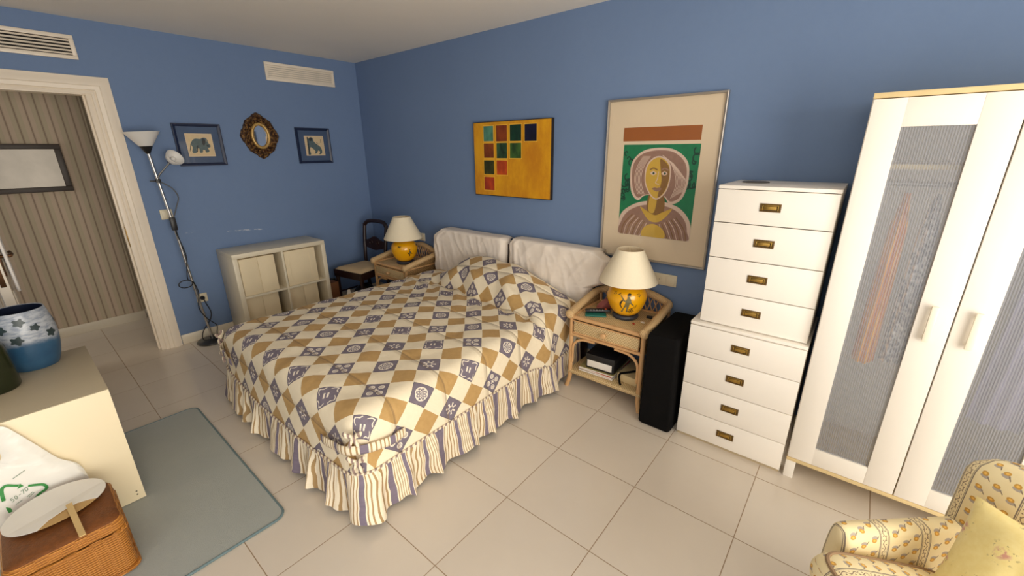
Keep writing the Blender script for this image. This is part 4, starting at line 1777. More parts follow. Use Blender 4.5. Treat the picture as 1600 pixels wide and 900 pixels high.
def make_lamp(label, variant):
    t = thing('table_lamp', label, 'lamp', (0, 0, 0), 0, 'yellow ceramic bedside lamps')
    b = M()
    b.lathe([(0.0, 0.0), (0.078, 0.0), (0.084, 0.006), (0.086, 0.016), (0.080, 0.026), (0.066, 0.030), (0.0, 0.030)], 0, 0, 44)
    b.build('base', BASECER, t, world=False)
    b = M()
    b.lathe(refine_profile(LPROF, 4), 0, 0, 56)
    th = radians(-63) if variant == 0 else radians(-33)
    S_ = 1.0
    if variant == 0:
        # painted figure with a raised arm, a staff and foliage at its feet
        fig = curve2([(-0.004, 0.062), (0.006, 0.070), (0.016, 0.066), (0.018, 0.054), (0.012, 0.046), (0.020, 0.036), (0.022, 0.020), (0.014, 0.004), (0.010, -0.020), (0.004, -0.045), (0.008, -0.058), (-0.006, -0.060), (-0.004, -0.040), (-0.006, -0.015), (-0.020, -0.040), (-0.026, -0.062), (-0.036, -0.060), (-0.026, -0.035), (-0.016, -0.005), (-0.012, 0.020), (-0.020, 0.030), (-0.034, 0.050), (-0.044, 0.062), (-0.048, 0.056), (-0.036, 0.040), (-0.022, 0.018), (-0.006, 0.034), (-0.002, 0.046)], 2)
        curved_sticker(b, fig, th, 0.130, 1)
        curved_sticker(b, curve2([(-0.004, 0.060), (0.006, 0.072), (0.020, 0.068), (0.016, 0.058)], 3), th, 0.130, 2, 0.0016)
        curved_sticker(b, curve2([(0.020, 0.028), (0.026, 0.012), (0.040, -0.004), (0.038, -0.010), (0.022, 0.002), (0.014, 0.016)], 3), th, 0.130, 1)
        curved_sticker(b, curve2([(-0.034, 0.028), (-0.026, 0.030), (-0.036, 0.006), (-0.038, -0.012), (-0.026, -0.034), (-0.034, -0.030), (-0.048, -0.008), (-0.046, 0.012)], 3), th, 0.130, 2, 0.0016)
        curved_sticker(b, [(-0.062, 0.058), (-0.040, 0.074), (-0.038, 0.071), (-0.060, 0.054)], th, 0.130, 2)
        for dx, dz, s in ((0.024, -0.044, 1.5), (0.034, -0.052, 1.3), (0.030, -0.032, 1.0), (0.046, -0.020, 0.8), (0.052, -0.010, 0.7), (0.018, -0.055, 1.0)):
            sprig(b, th + dx / 0.115, 0.130 + dz, s, 2)
        sprig(b, th + 0.072 / 0.12, 0.188, 1.2, 2)
        sprig(b, th - 0.085 / 0.12, 0.192, 1.2, 2)
    else:
        fig = curve2([(-0.002, 0.030), (0.006, 0.034), (0.010, 0.024), (0.004, 0.016), (0.016, 0.008), (0.030, 0.012), (0.030, 0.006), (0.014, -0.004), (0.010, -0.020), (0.016, -0.034), (0.008, -0.034), (0.000, -0.016), (-0.010, -0.004), (-0.024, 0.006), (-0.022, 0.012), (-0.006, 0.008)], 2)
        T_ = th + 0.34
        curved_sticker(b, curve2([(-0.004, 0.030), (0.000, 0.046), (0.008, 0.052), (0.010, 0.047), (0.004, 0.040), (0.002, 0.030)], 3), T_, 0.112, 2)
        curved_sticker(b, curve2([(-0.006, 0.028), (0.006, 0.030), (0.014, 0.020), (0.014, 0.006), (0.004, 0.002), (-0.004, 0.012)], 3), T_, 0.112, 1)
        curved_sticker(b, curve2([(-0.026, 0.020), (-0.018, 0.018), (-0.006, 0.010), (0.002, 0.000), (0.000, -0.008), (-0.010, 0.000), (-0.020, 0.010)], 3), T_, 0.112, 2, 0.0016)
        curved_sticker(b, curve2([(0.012, 0.012), (0.024, 0.010), (0.030, 0.004), (0.024, 0.001), (0.012, 0.004)], 3), T_, 0.112, 2, 0.0016)
        curved_sticker(b, curve2([(-0.004, -0.004), (0.004, -0.002), (0.006, -0.016), (0.002, -0.024), (-0.008, -0.022), (-0.002, -0.014)], 3), T_, 0.112, 2, 0.0016)
        curved_sticker(b, curve2([(-0.020, 0.004), (-0.006, 0.010), (0.004, 0.006), (0.016, 0.011), (0.010, 0.001), (0.000, -0.006), (-0.010, -0.002)], 3), th - 0.42, 0.184, 2)
        curved_sticker(b, curve2([(-0.012, 0.010), (0.010, 0.008), (0.014, -0.008), (-0.008, -0.010)], 3), th + 1.25, 0.185, 2)
    b.build('body', [YELLOWCER, FIGINK, FIGDARK], t, world=False, recalc=False)
    b = M()
    b.lathe([(0.012, 0.250), (0.012, 0.285), (0.018, 0.290), (0.018, 0.33), (0.0, 0.33)], 0, 0, 16)
    b.ellipsoid((0, 0, 0.365), (0.027, 0.027, 0.038), 16, 10)
    b.build('bulb_holder', OPAL, t, world=False)
    b = M()
    zb, zt_, rb, rt = 0.252, 0.462, 0.186, 0.083
    b.lathe_open([(rb, zb), (rb + 0.0015, zb + 0.004), (rt + 0.001, zt_ - 0.003), (rt, zt_), (rt - 0.003, zt_ - 0.002), (rb - 0.004, zb + 0.003)], 0, 0, 72)
    for k in range(3):
        a = k * 2 * pi / 3
        b.tube([(0.01 * cos(a), 0.01 * sin(a), zt_ - 0.02), ((rt - 0.001) * cos(a), (rt - 0.001) * sin(a), zt_ - 0.006)], 0.0018, 6)
    b.build('lamp_shade', SHADE, t, world=False, angle=50)
    return t


lamp_r = make_lamp('yellow table lamp painted with a large figure, beside the tall drawers', 0)
lamp_r.location = (3.300, -0.235, 0.536)
lamp_l = make_lamp('yellow table lamp painted with a small bird, in the far corner', 1)
lamp_l.location = (0.955, -0.275, 0.536)

# ------------------------------------------------------------------ things on the near bedside table
t = thing('remote_control', 'black remote control lying beside the near yellow lamp', 'remote control', (3.13, -0.30, 0.5365), radians(38))
M().box(-0.085, 0.085, -0.022, 0.022, 0.012, 0.030, 0.005).build('body', BLACKP, t, world=False)
b = M()
for i in range(5):
    b.box(-0.055 + i * 0.020, -0.047 + i * 0.020, -0.020, -0.014, 0.0295, 0.032, 0.001)
b.build('button', PAPER, t, world=False)
M().box(0.045, 0.06, -0.006, 0.008, 0.0295, 0.033, 0.002).build('power_button', ORANGEP, t, world=False)
b = M().box(-0.09, 0.05, -0.03, 0.04, 0.0, 0.010, 0.004)
b.xf(Matrix.Translation((3.155, -0.335, 0.5365)) @ Matrix.Rotation(radians(30), 4, 'Z'))
tag(b.build('notebook', TEALP), 'teal notebook lying under the black remote control', 'notebook')
b = M()
b.prism([(-0.07, 0.0), (0.07, 0.0), (0.05, 0.035), (0.0, 0.06), (-0.05, 0.03)], lambda u, v, d: (u, d, v), -0.03, 0.03)
b.xf(Matrix.Translation((3.13, -0.165, 0.5365)) @ Matrix.Rotation(radians(55), 4, 'Z'))
tag(b.build('purse', PINKC), 'dark pink purse leaning at the left back of the near bedside table', 'purse')
b = M().box(-0.018, 0.018, -0.012, 0.012, 0.0, 0.014, 0.003)
b.xf(Matrix.Translation((3.440, -0.165, 0.5365)) @ Matrix.Rotation(radians(10), 4, 'Z'))
tag(b.build('plug_adapter', BLACKP), 'small black block on the near bedside table right of the lamp', 'plug')
b = M().box(-0.013, 0.013, -0.010, 0.010, 0.0, 0.006, 0.002)
b.xf(Matrix.Translation((3.437, -0.27, 0.5365)) @ Matrix.Rotation(radians(20), 4, 'Z'))
tag(b.build('eraser', PAPER), 'tiny white block at the right of the near bedside table', 'eraser')
b = M()
b.lathe([(0.0, 0.0), (0.006, 0.0), (0.007, 0.003), (0.004, 0.006), (0.0, 0.0065)], 3.40, -0.325, 14, sx=1.3)
b.v = [(x_, y_, z_ + 0.5365) for x_, y_, z_ in b.v]
tag(b.build('bead', REDP), 'tiny red bead on the near bedside table', 'bead')
# shelf below
t = thing('shoe_box', 'black box with a white label on the magazines under the near lamp', 'box', (3.215, -0.27, 0.172), radians(4))
M().box(-0.10, 0.10, -0.14, 0.12, 0.0, 0.095, 0.003).build('body', BLACKP, t, world=False)
M().box(-0.103, 0.103, -0.143, 0.123, 0.07, 0.108, 0.003).build('lid', BLACKP, t, world=False)
b = M()
b.box(-0.092, 0.085, -0.1412, -0.1395, 0.014, 0.062, 0.0004)
b.build('label_sticker', PAPER, t, world=False)
mags = [('magazine', 'grey magazine lying lowest under the black box', MAGGREY, 0.136, 0.012, 2), ('magazine', 'red covered magazine in the middle of the stack under the black box', MAGRED, 0.1482, 0.012, -1), ('magazine', 'olive covered magazine directly under the black box', MAGOLIVE, 0.1604, 0.011, 4)]
for nm, lb, mt, z0, hh, ang in mags:
    b = M()
    b.box(-0.125, 0.125, -0.15, 0.15, 0.0, hh, 0.002, 0)
    b.box(-0.123, 0.1255, -0.1505, 0.149, 0.0022, hh - 0.0022, 0.0, 1)
    b.xf(Matrix.Translation((3.195, -0.275, z0)) @ Matrix.Rotation(radians(ang), 4, 'Z'))
    tag(b.build(nm, [mt, PAPER]), lb, 'magazine')
b = M()
b.box(-0.07, 0.07, -0.13, 0.15, 0.0, 0.055, 0.004)
b.xf(Matrix.Translation((3.42, -0.26, 0.136)) @ Matrix.Rotation(radians(-3), 4, 'Z'))
tag(b.build('document_box', FOLDER), 'beige flat box on the shelf right of the magazines', 'box')
b = M()
pts = smooth_path([(3.375, -0.405, 0.205), (3.372, -0.418, 0.190), (3.385, -0.430, 0.150), (3.395, -0.436, 0.1415)], 5)
b.tube([(3.44, -0.30, 0.199), (3.40, -0.36, 0.2005), (3.375, -0.39, 0.201)] + pts, [0.007] * (3 + len(pts)), 8, flat=1.0)
tag(b.build('strap', BLACKC), 'black strap hanging over the beige box under the near lamp', 'strap')
# on the far bedside table
b = M()
b.grid(lambda u, v: (1.055 + 0.09 * u, -0.26 + 0.13 * v, 0.5395 + 0.03 * sin(pi * u) * (0.5 + 0.5 * sin(v * 7)) + 0.012 * abs(nz(u * 6, v * 6))), 18, 18)
tag(b.build('napkin', NAPKIN, solid=0.003), 'crumpled beige cloth beside the far yellow lamp', 'cloth')

# ------------------------------------------------------------------ corner chair
t = thing('dining_chair', 'dark mahogany chair with a cream seat in the room corner', 'chair', (0.43, -0.445, 0), radians(8))
b = M()
seat = [(-0.215, -0.20), (0.215, -0.20), (0.205, -0.16), (0.16, 0.19), (-0.16, 0.19), (-0.205, -0.16)]
b.prism(seat, lambda u, v, d: (u, v, d), 0.365, 0.438)
b.build('seat_frame', DARKWOOD, t, world=False)
b = M()


def seatpad(u, v):
    w_ = 0.20 - 0.045 * v
    x_ = (2 * u - 1) * w_
    y_ = -0.19 + 0.36 * v
    e = min(1.0, 4.5 * min(u, 1 - u, v, 1 - v) + 0.0)
    return (x_, y_, 0.438 + 0.032 * sqrt(max(0, 1 - (1 - e) ** 2)))


b.grid(seatpad, 20, 20)
b.build('seat', SEATC, t, world=False, angle=80)
for sx in (-1, 1):
    b = M()
    b.tube(smooth_path([(sx * 0.185, -0.175, 0.0), (sx * 0.188, -0.178, 0.2), (sx * 0.19, -0.18, 0.41)], 4), [0.014 + 0.008 * i / 8 for i in range(9)], 10)
    b.build('leg', DARKWOOD, t, world=False)
    b = M()
    b.tube(smooth_path([(sx * 0.165, 0.22, 0.0), (sx * 0.155, 0.185, 0.25), (sx * 0.155, 0.175, 0.45), (sx * 0.165, 0.20, 0.70), (sx * 0.168, 0.225, 0.86)], 5), 0.019, 10)
    b.build('leg', DARKWOOD, t, world=False)
b = M()
b.tube(smooth_path([(-0.168, 0.222, 0.845), (-0.12, 0.234, 0.885), (0, 0.24, 0.895), (0.12, 0.234, 0.885), (0.168, 0.222, 0.845)], 6), 0.021, 10)
b.build('crest_rail', DARKWOOD, t, world=False)
b = M()
pl = curve2([(-0.16, 0.68), (-0.08, 0.70), (0, 0.735), (0.08, 0.70), (0.16, 0.68), (0.16, 0.62), (0.08, 0.60), (0, 0.585), (-0.08, 0.60), (-0.16, 0.62)], 4)
b.prism(pl, lambda u, v, d: (u, 0.196 + d, v), -0.009, 0.009)
for s in (-1, 1):
    b.tube([(s * 0.05 + 0.022 * cos(k * 0.35), 0.184, 0.668 + 0.022 * sin(k * 0.35)) for k in range(18)], 0.005, 6)
b.build('splat', DARKWOOD, t, world=False)
for s in (-1, 1):
    b = M()
    b.tube([(s * 0.185, -0.17, 0.19), (s * 0.158, 0.19, 0.19)], 0.009, 8)
    b.build('stretcher', DARKWOOD, t, world=False)

# boxes and bags by the chair
b = M()
b.box(-0.055, 0.075, -0.052, 0.052, 0.0, 0.315, 0.003)
b.box(-0.056, 0.076, -0.004, 0.004, 0.313, 0.3165, 0.0)
b.xf(Matrix.Translation((0.25, -0.735, 0.0)) @ Matrix.Rotation(radians(2), 4, 'Z'))
tag(b.build('cardboard_box', BROWNBOX), 'narrow brown cardboard box between the chair and the cube shelf', 'box')
b = M()
b.prism([(-0.09, 0), (0.09, 0), (0.08, 0.22), (0.06, 0.31), (-0.06, 0.31), (-0.08, 0.22)], lambda u, v, d: (d, u, v), -0.025, 0.025)
b.xf(Matrix.Translation((0.155, -0.69, 0.0)))
tag(b.build('spotted_bag', SPOT), 'black bag with white spots beside the brown cardboard box', 'bag')
b = M()
b.add([(-0.06, -0.04, 0), (0.06, -0.04, 0), (0.06, 0.04, 0), (-0.06, 0.04, 0), (-0.055, -0.035, 0.10), (0.055, -0.035, 0.10), (0.055, 0.035, 0.10), (-0.055, 0.035, 0.10), (-0.015, 0.0, 0.285), (0.012, 0.0, 0.29)],
      [[0, 1, 2, 3], [0, 1, 5, 4], [1, 2, 6, 5], [2, 3, 7, 6], [3, 0, 4, 7], [4, 5, 9, 8], [6, 7, 8, 9], [5, 6, 9], [7, 4, 8]])
b.xf(Matrix.Translation((0.575, -0.71, 0.0)) @ Matrix.Rotation(radians(25), 4, 'Z'))
o = b.build('paper_bag', PAPER)
bk = M()  # dark lump added to deepen the shade under the chair
bk.ellipsoid((0.455, -0.47, 0.135), (0.125, 0.12, 0.135), 24, 14)
bk.v = [(x_, y_, max(0.0005, z_ + 0.012 * nz(x_ * 14, y_ * 14, z_ * 14))) for x_, y_, z_ in bk.v]
tag(bk.build('dark_filler', BLACKP), 'black sack stowed under the corner chair', 'bag')
tag(o, 'small white pointed paper bag on the floor before the corner chair', 'bag')

# ------------------------------------------------------------------ cube shelf with boxes
CY0, CY1, CX1, CH = -1.604, -0.800, 0.392, 0.783
t = thing('cube_shelf', 'cream two by two cube shelf against the blue wall behind the bed', 'shelf', (0.2, -1.2, 0))
T1, T2 = 0.038, 0.018
ym = (CY0 + CY1) / 2
zm = CH / 2
M().box(0.014, CX1, CY0, CY1, CH - T1, CH, 0.0015).build('top_panel', CUBE_LAM, t)
M().box(0.014, CX1, CY0, CY1, 0.0, T1, 0.0015).build('bottom_panel', CUBE_LAM, t)
M().box(0.014, CX1, CY0, CY0 + T1, T1, CH - T1, 0.0015).build('side_panel', CUBE_LAM, t)
M().box(0.014, CX1, CY1 - T1, CY1, T1, CH - T1, 0.0015).build('side_panel', CUBE_LAM, t)
M().box(0.018, CX1 - 0.001, ym - T2 / 2, ym + T2 / 2, T1, CH - T1, 0.001).build('divider', CUBE_LAM, t)
M().box(0.018, CX1 - 0.002, CY0 + T1, ym - T2 / 2, zm - T2 / 2, zm + T2 / 2, 0.001).build('middle_shelf', CUBE_LAM, t)
M().box(0.018, CX1 - 0.002, ym + T2 / 2, CY1 - T1, zm - T2 / 2, zm + T2 / 2, 0.001).build('middle_shelf', CUBE_LAM, t)
cells = [('tl', CY0 + T1, zm + T2 / 2, 'crease', 0.05, 'white storage box with a front crease in the upper left cube'),
         ('tr', ym + T2 / 2, zm + T2 / 2, 'plain', 0.012, 'white storage box with two grooves in the upper right cube'),
         ('bl', CY0 + T1, T1, 'crease', 0.05, 'white storage box in the lower left cube, half hidden by the bed'),
         ('br', ym + T2 / 2, T1, 'crease', 0.012, 'white storage box in the lower right cube, half hidden by the bed')]
for key, y0, z0, style, shift, lb in cells:
    wd = (ym - T2 / 2) - (CY0 + T1)
    hh = zm - T2 / 2 - T1
    a0 = y0 + 0.008
    a1 = y0 + wd - 0.062
    xf_ = CX1 - (0.014 if key[0] == 't' else 0.07)
    b = M()
    if style == 'crease':
        mid = (a0 + a1) / 2 + 0.004
        b.box(0.05, xf_, a0, mid - 0.003, z0 + 0.002, z0 + hh - 0.014, 0.002)
        b.box(0.05, xf_ - 0.001, mid + 0.001, a1, z0 + 0.002, z0 + hh - 0.014, 0.002)
        b.box(0.05, xf_ - 0.006, mid - 0.004, mid + 0.002, z0 + 0.002, z0 + hh - 0.016)
    else:
        b.box(0.05, xf_, a0, a1, z0 + 0.002, z0 + hh - 0.012, 0.002)
        for q in (0.14, 0.80):
            yy = a0 + (a1 - a0) * q
            b.box(xf_ - 0.001, xf_ + 0.0015, yy - 0.006, yy + 0.006, z0 + 0.05, z0 + hh - 0.05, 0.001)
        b.box(xf_ - 0.001, xf_ + 0.006, (a0 + a1) / 2 - 0.012, (a0 + a1) / 2 + 0.012, z0 + 0.003, z0 + 0.012, 0.001)
    o = b.build('storage_box', BOXCARD)
    tag(o, lb, 'box', 'storage boxes in the cube shelf')

# ------------------------------------------------------------------ floor lamp
LXB, LYB = 0.128, -1.815
t = thing('floor_lamp', 'leaning steel floor lamp with two white shades by the doorway', 'lamp', (LXB, LYB, 0))
b = M()
b.lathe([(0.0, 0.0), (0.116, 0.0), (0.119, 0.006), (0.115, 0.014), (0.06, 0.022), (0.022, 0.028), (0.016, 0.05), (0.0, 0.05)], LXB, LYB, 44)
b.build('base', plain('black_lamp_base', (48, 46, 44), 0.3), t)
ptop = Vector((0.130, -1.917, 1.61))
pbot = Vector((LXB, LYB, 0.045))
pole = smooth_path([pbot, pbot.lerp(ptop, 0.3) + Vector((0, -0.004, 0)), pbot.lerp(ptop, 0.65) + Vector((0, 0.002, 0)), ptop], 8)
b = M()
b.tube(pole, 0.0095, 12)
b.build('pole', CHROME, t)


def on_pole(z):
    for p0, p1 in zip(pole[:-1], pole[1:]):
        if p0.z <= z <= p1.z:
            return p0.lerp(p1, (z - p0.z) / (p1.z - p0.z))
    return pole[-1]


b = M()
R_ = Matrix.Translation((0.130, -1.917, 1.60)) @ Matrix.Rotation(radians(3), 4, 'X')
b.lathe([(0.0, 0.0), (0.012, 0.0), (0.040, 0.052), (0.043, 0.056), (0.0, 0.056)], 0, 0, 28)
b.xf(R_)
b.build('socket_cone', BLACKP, t)
b = M()
b.lathe_open([(0.040, 0.054), (0.109, 0.155), (0.1105, 0.158), (0.107, 0.158), (0.042, 0.061), (0.0002, 0.060), (0.0002, 0.054)], 0, 0, 56)
b.xf(R_)
b.build('lamp_shade', OPAL, t, angle=40)
# side reading arm
pj = on_pole(1.40)
sh = Vector((0.170, -1.782, 1.560))
b = M()
b.tube(smooth_path([pj, pj + Vector((0.012, 0.012, 0.04)), pj + Vector((0.022, 0.05, 0.085)), Vector((0.165, -1.812, 1.530))], 6), 0.006, 8)
b.build('side_arm', GREYMET, t)
b = M()
b.lathe([(0.0, -0.052), (0.014, -0.052), (0.024, -0.030), (0.0, -0.030)], 0, 0, 20)
dirv = Vector((0.60, 0.34, 0.42)).normalized()
Rq = Matrix.Translation(sh) @ dirv.to_track_quat('Z', 'Y').to_matrix().to_4x4()
b.xf(Rq)
b.build('reading_socket', BLACKP, t)
b = M()
b.lathe_open([(0.022, -0.034), (0.048, -0.012), (0.060, 0.016), (0.0615, 0.030), (0.058, 0.030), (0.045, -0.008), (0.020, -0.028), (0.0002, -0.027), (0.0002, -0.034)], 0, 0, 40)
b.ellipsoid((0, 0, -0.004), (0.018, 0.018, 0.022), 14, 8)
b.xf(Rq)
b.build('reading_shade', OPAL, t, angle=40)
b = M()
for zc in (1.40,):
    p = on_pole(zc)
    b.box(p.x - 0.014, p.x + 0.014, p.y - 0.016, p.y + 0.016, zc - 0.014, zc + 0.014, 0.004)
    b.box(p.x - 0.006, p.x + 0.006, p.y - 0.05, p.y - 0.012, zc - 0.005, zc + 0.005, 0.002)
p = on_pole(1.05)
b.box(p.x - 0.016, p.x + 0.020, p.y - 0.018, p.y + 0.020, 1.01, 1.115, 0.007)
b.build('switch_box', BLACKP, t)
b = M()
p1 = on_pole(1.39)
p2 = on_pole(1.11)
b.tube(smooth_path([p1 + Vector((0.01, 0.012, 0)), p1 + Vector((0.02, 0.07, -0.05)), p1 + Vector((0.02, 0.095, -0.12)), p1 + Vector((0.018, 0.07, -0.19)), p2 + Vector((0.012, 0.014, 0))], 6), 0.0042, 6)
p3 = on_pole(1.01)
q = [p3 + Vector((0.008, 0, 0))]
for zc, dy in ((0.95, 0.0), (0.80, 0.012), (0.68, -0.012)):
    p = on_pole(zc)
    q.append(p + Vector((0.014, dy, 0)))
# hanging loop
pc = on_pole(0.55)
loopc = Vector((pc.x + 0.012, pc.y - 0.052, 0.56))
q.append(Vector((loopc.x, loopc.y + 0.022, 0.60)))
for k in range(14):
    a = radians(20) - k * 2 * pi / 13
    q.append(loopc + Vector((0.003 * k / 13, 0.048 * cos(a), 0.032 * sin(a))))
q += [on_pole(0.555) + Vector((0.014, 0.006, 0)), on_pole(0.46) + Vector((0.016, 0.012, 0)), on_pole(0.33) + Vector((0.02, -0.022, 0)), on_pole(0.22) + Vector((0.03, 0.01, 0)), on_pole(0.15) + Vector((0.035, 0.055, 0)), on_pole(0.08) + Vector((0.05, 0.035, 0)), Vector((LXB + 0.08, LYB + 0.02, 0.028)), Vector((LXB + 0.15, LYB + 0.03, 0.006))]
b.tube(smooth_path(q, 5), 0.0042, 6)
# second run: from the wall plug down to the base and round it
q = [Vector((0.045, -1.789, 0.377)), Vector((0.06, -1.782, 0.33)), Vector((0.07, -1.765, 0.25)), Vector((0.085, -1.785, 0.19)), Vector((0.12, -1.835, 0.15)), Vector((0.15, -1.88, 0.10)), Vector((0.16, -1.885, 0.045)), Vector((0.18, -1.83, 0.032)), Vector((0.185, -1.74, 0.022)), Vector((0.19, -1.665, 0.006)), Vector((0.25, -1.65, 0.005)), Vector((0.27, -1.72, 0.005)), Vector((0.262, -1.80, 0.005))]
b.tube(smooth_path(q, 6), 0.0042, 6)
b.build('cord', BLACKP, t)
b = M()
b.lathe([(0.0, 0.0), (0.018, 0.0), (0.019, 0.012), (0.012, 0.034), (0.006, 0.044), (0.0, 0.044)], 0, 0, 18)
b.xf(Matrix.Translation((0.0105, -1.789, 0.377)) @ Matrix.Rotation(radians(90), 4, 'Y'))
b.build('plug', BLACKP, t)

# ------------------------------------------------------------------ chests of drawers


def chest(name, label, x0, x1, yf, z0, z1, lines, plinth):
    t = thing(name, label, 'chest of drawers', ((x0 + x1) / 2, yf / 2, z0), 0, 'stacked white chests of drawers')
    b = M()
    p = 0.016
    yb = -0.013
    b.box(x0, x0 + p, yf + 0.019, yb, z0, z1 - p, 0.001)
    b.box(x1 - p, x1, yf + 0.019, yb, z0, z1 - p, 0.001)
    b.box(x0 + p, x1 - p, yf + 0.019, yb, z0, z0 + p, 0.001)
    b.box(x0 + p, x1 - p, yb - 0.006, yb, z0 + p, z1 - p)
    b.build('carcass', WHITE_LAM, t)
    M().box(x0 - 0.001, x1 + 0.001, yf + 0.006, yb, z1 - p, z1, 0.001).build('top_panel', WHITE_LAM, t)
    if plinth:
        M().box(x0 + 0.004, x1 - 0.004, yf + 0.012, yf + 0.019, z0, z0 + 0.02).build('plinth', plain('plinth_beige', (190, 172, 140), 0.5), t)
    zs = [z1 - p - 0.003] + lines + [z0 + (0.018 if plinth else 0.004)]
    for i in range(len(zs) - 1):
        za, zb = zs[i], zs[i + 1]
        zt_, zb_ = (za - (0.002 if i else 0.0)), zb + 0.002
        d = M().box(x0 + 0.001, x1 - 0.001, yf, yf + 0.018, zb_, zt_, 0.0015)
        d.box(x0 + 0.03, x1 - 0.03, yf + 0.018, yb - 0.03, zb_ + 0.02, zt_ - 0.03, 0.001)
        do = d.build('drawer', WHITE_LAM, t)
        cx = (x0 + x1) / 2 - 0.008
        cz = (zt_ + zb_) / 2 + 0.004
        h = M()
        w2, h2 = 0.043, 0.019
        # flush campaign pull: outer plate ring, recess, tilted grip plate
        for (a0, a1, c0, c1) in ((-w2, w2, h2 - 0.006, h2), (-w2, w2, -h2, -h2 + 0.006), (-w2, -w2 + 0.008, -h2 + 0.006, h2 - 0.006), (w2 - 0.008, w2, -h2 + 0.006, h2 - 0.006)):
            h.box(cx + a0, cx + a1, yf - 0.0035, yf + 0.0005, cz + c0, cz + c1, 0.001, 1)
        h.box(cx - w2 + 0.007, cx + w2 - 0.007, yf - 0.0008, yf + 0.0004, cz - h2 + 0.005, cz + h2 - 0.005, 0.0, 2)
        h.box(cx - 0.026, cx + 0.026, yf - 0.005, yf - 0.0005, cz - 0.010, cz + 0.007, 0.0012, 0)
        for s in (-1, 1):
            h.box(cx + s * 0.031 - 0.003, cx + s * 0.031 + 0.003, yf - 0.004, yf - 0.0005, cz - 0.012, cz + 0.011, 0.001, 0)
        h.box(cx - 0.034, cx + 0.034, yf - 0.004, yf - 0.0005, cz + 0.0085, cz + 0.0125, 0.001, 0)
        h.build('pull', [BRASS, BRASSD, DARK], do)
    return t


chest('chest_of_drawers', 'lower white chest of four drawers standing on the floor', 3.790, 4.318, -0.498, 0.0, 0.719, [0.534, 0.348, 0.176], True)
chest('chest_of_drawers', 'upper white chest of four drawers stacked on the lower one', 3.825, 4.308, -0.466, 0.7195, 1.434, [1.256, 1.078, 0.898], False)
b = M()
b.lathe([(0.0, 0.0), (0.062, 0.0), (0.064, 0.0025), (0.060, 0.005), (0.0, 0.005)], 3.935, -0.20, 40)
b.v = [(x_, y_, z_ + 1.4345) for x_, y_, z_ in b.v]
tag(b.build('coaster', SLATE), 'round dark mat lying on top of the upper chest', 'coaster')

# ------------------------------------------------------------------ black bolster beside the lower chest
b = M()


def bolster(u, v):
    a = 2 * pi * u
    ca, sa = cos(a), sin(a)
    e = 0.14
    sx_ = (abs(ca) ** e) * (1 if ca > 0 else -1)
    sy_ = (abs(sa) ** e) * (1 if sa > 0 else -1)
    z = 0.585 * v
    ed = min(v, 1 - v)
    k = 1.0 - 0.06 * (1 - min(1.0, ed / 0.035)) ** 2
    xc = 3.667 - 0.012 * v
    yc = -0.315 + 0.03 * v
    bul = 1 + 0.03 * sin(pi * v) + 0.015 * nz(3 * v, ca * 2, sa * 2)
    hxw = 0.098 - 0.010 * v
    return (xc + hxw * sx_ * k * bul, yc + 0.235 * sy_ * k, z + 0.012 * nz(ca * 2, sa * 2, v * 3) * (1 if v > 0.05 else 0))


b.grid(bolster, 96, 30, closed_u=True)
nb = 96
b.f.append([i * 31 for i in range(nb)])
b.mi.append(0)
b.f.append([i * 31 + 30 for i in range(nb)])
b.mi.append(0)
o = b.build('foam_block', BLACKC, angle=50)
tag(o, 'tall black cloth covered foam block between bedside table and white drawers', 'cushion')

# ------------------------------------------------------------------ wardrobe
WX0, WX1, WYF = 4.335, 5.148, -0.478
t = thing('wardrobe', 'white two door wardrobe with ribbed glass panels on the right', 'wardrobe', (4.74, -0.25, 0))
p = 0.018
yb = -0.014
b = M()
b.box(WX0, WX0 + p, WYF, yb, 0.10, 1.779, 0.001)
b.box(WX1 - p, WX1, WYF, yb, 0.10, 1.779, 0.001)
b.box(WX0 + p, WX1 - p, yb - 0.006, yb, 0.10, 1.779)
b.build('carcass', WHITE_LAM, t)
M().box(WX0, WX1, WYF - 0.022, yb, 1.779, 1.798, 0.0015).build('top_panel', PINE, t)
M().box(WX0, WX1, WYF - 0.020, yb, 0.100, 0.118, 0.0015).build('bottom_panel', PINE, t)
for lx in (WX0, WX1 - 0.042):
    for ly in (WYF - 0.018, yb - 0.06):
        M().box(lx, lx + 0.042, ly, ly + 0.042, 0.0, 0.100, 0.002).build('leg', WHITE_LAM, t)
M().box(WX0 + p, WX1 - p, -0.43, yb - 0.008, 1.52, 1.538, 0.001).build('shelf', PINE, t)
b = M()
b.tube([(WX0 + p, -0.25, 1.455), (WX1 - p, -0.25, 1.455)], 0.012, 12)
b.build('hanging_rail', CHROME, t)
for (dx0, dx1, gx0, gx1, hx) in ((WX0 + 0.003, 4.7375, 4.437, 4.6345, 4.678), (4.7425, WX1 - 0.003, 4.842, 5.038, 4.797)):
    b = M()
    z0, z1, gz0, gz1 = 0.121, 1.776, 0.212, 1.675
    yf0, yf1 = WYF - 0.020, WYF - 0.001
    b.box(dx0, gx0, yf0, yf1, z0, z1, 0.0012)
    b.box(gx1, dx1, yf0, yf1, z0, z1, 0.0012)
    b.box(gx0, gx1, yf0 + 0.0005, yf1, z0, gz0, 0.0012)
    b.box(gx0, gx1, yf0 + 0.0005, yf1, gz1, z1, 0.0012)
    d = b.build('door', WHITE_LAM, t)
    M().box(gx0, gx1, yf0 + 0.008, yf0 + 0.012, gz0, gz1).build('glass_panel', RIBGLASS, d, smooth=False)
    h = M()
    h.box(hx - 0.011, hx + 0.011, yf0 - 0.026, yf0 - 0.014, 0.866, 1.016, 0.004)
    for zz in (0.882, 1.0):
        h.box(hx - 0.006, hx + 0.006, yf0 - 0.016, yf0, zz - 0.006, zz + 0.006, 0.001)
    h.build('handle', CREAMWHITE, d)


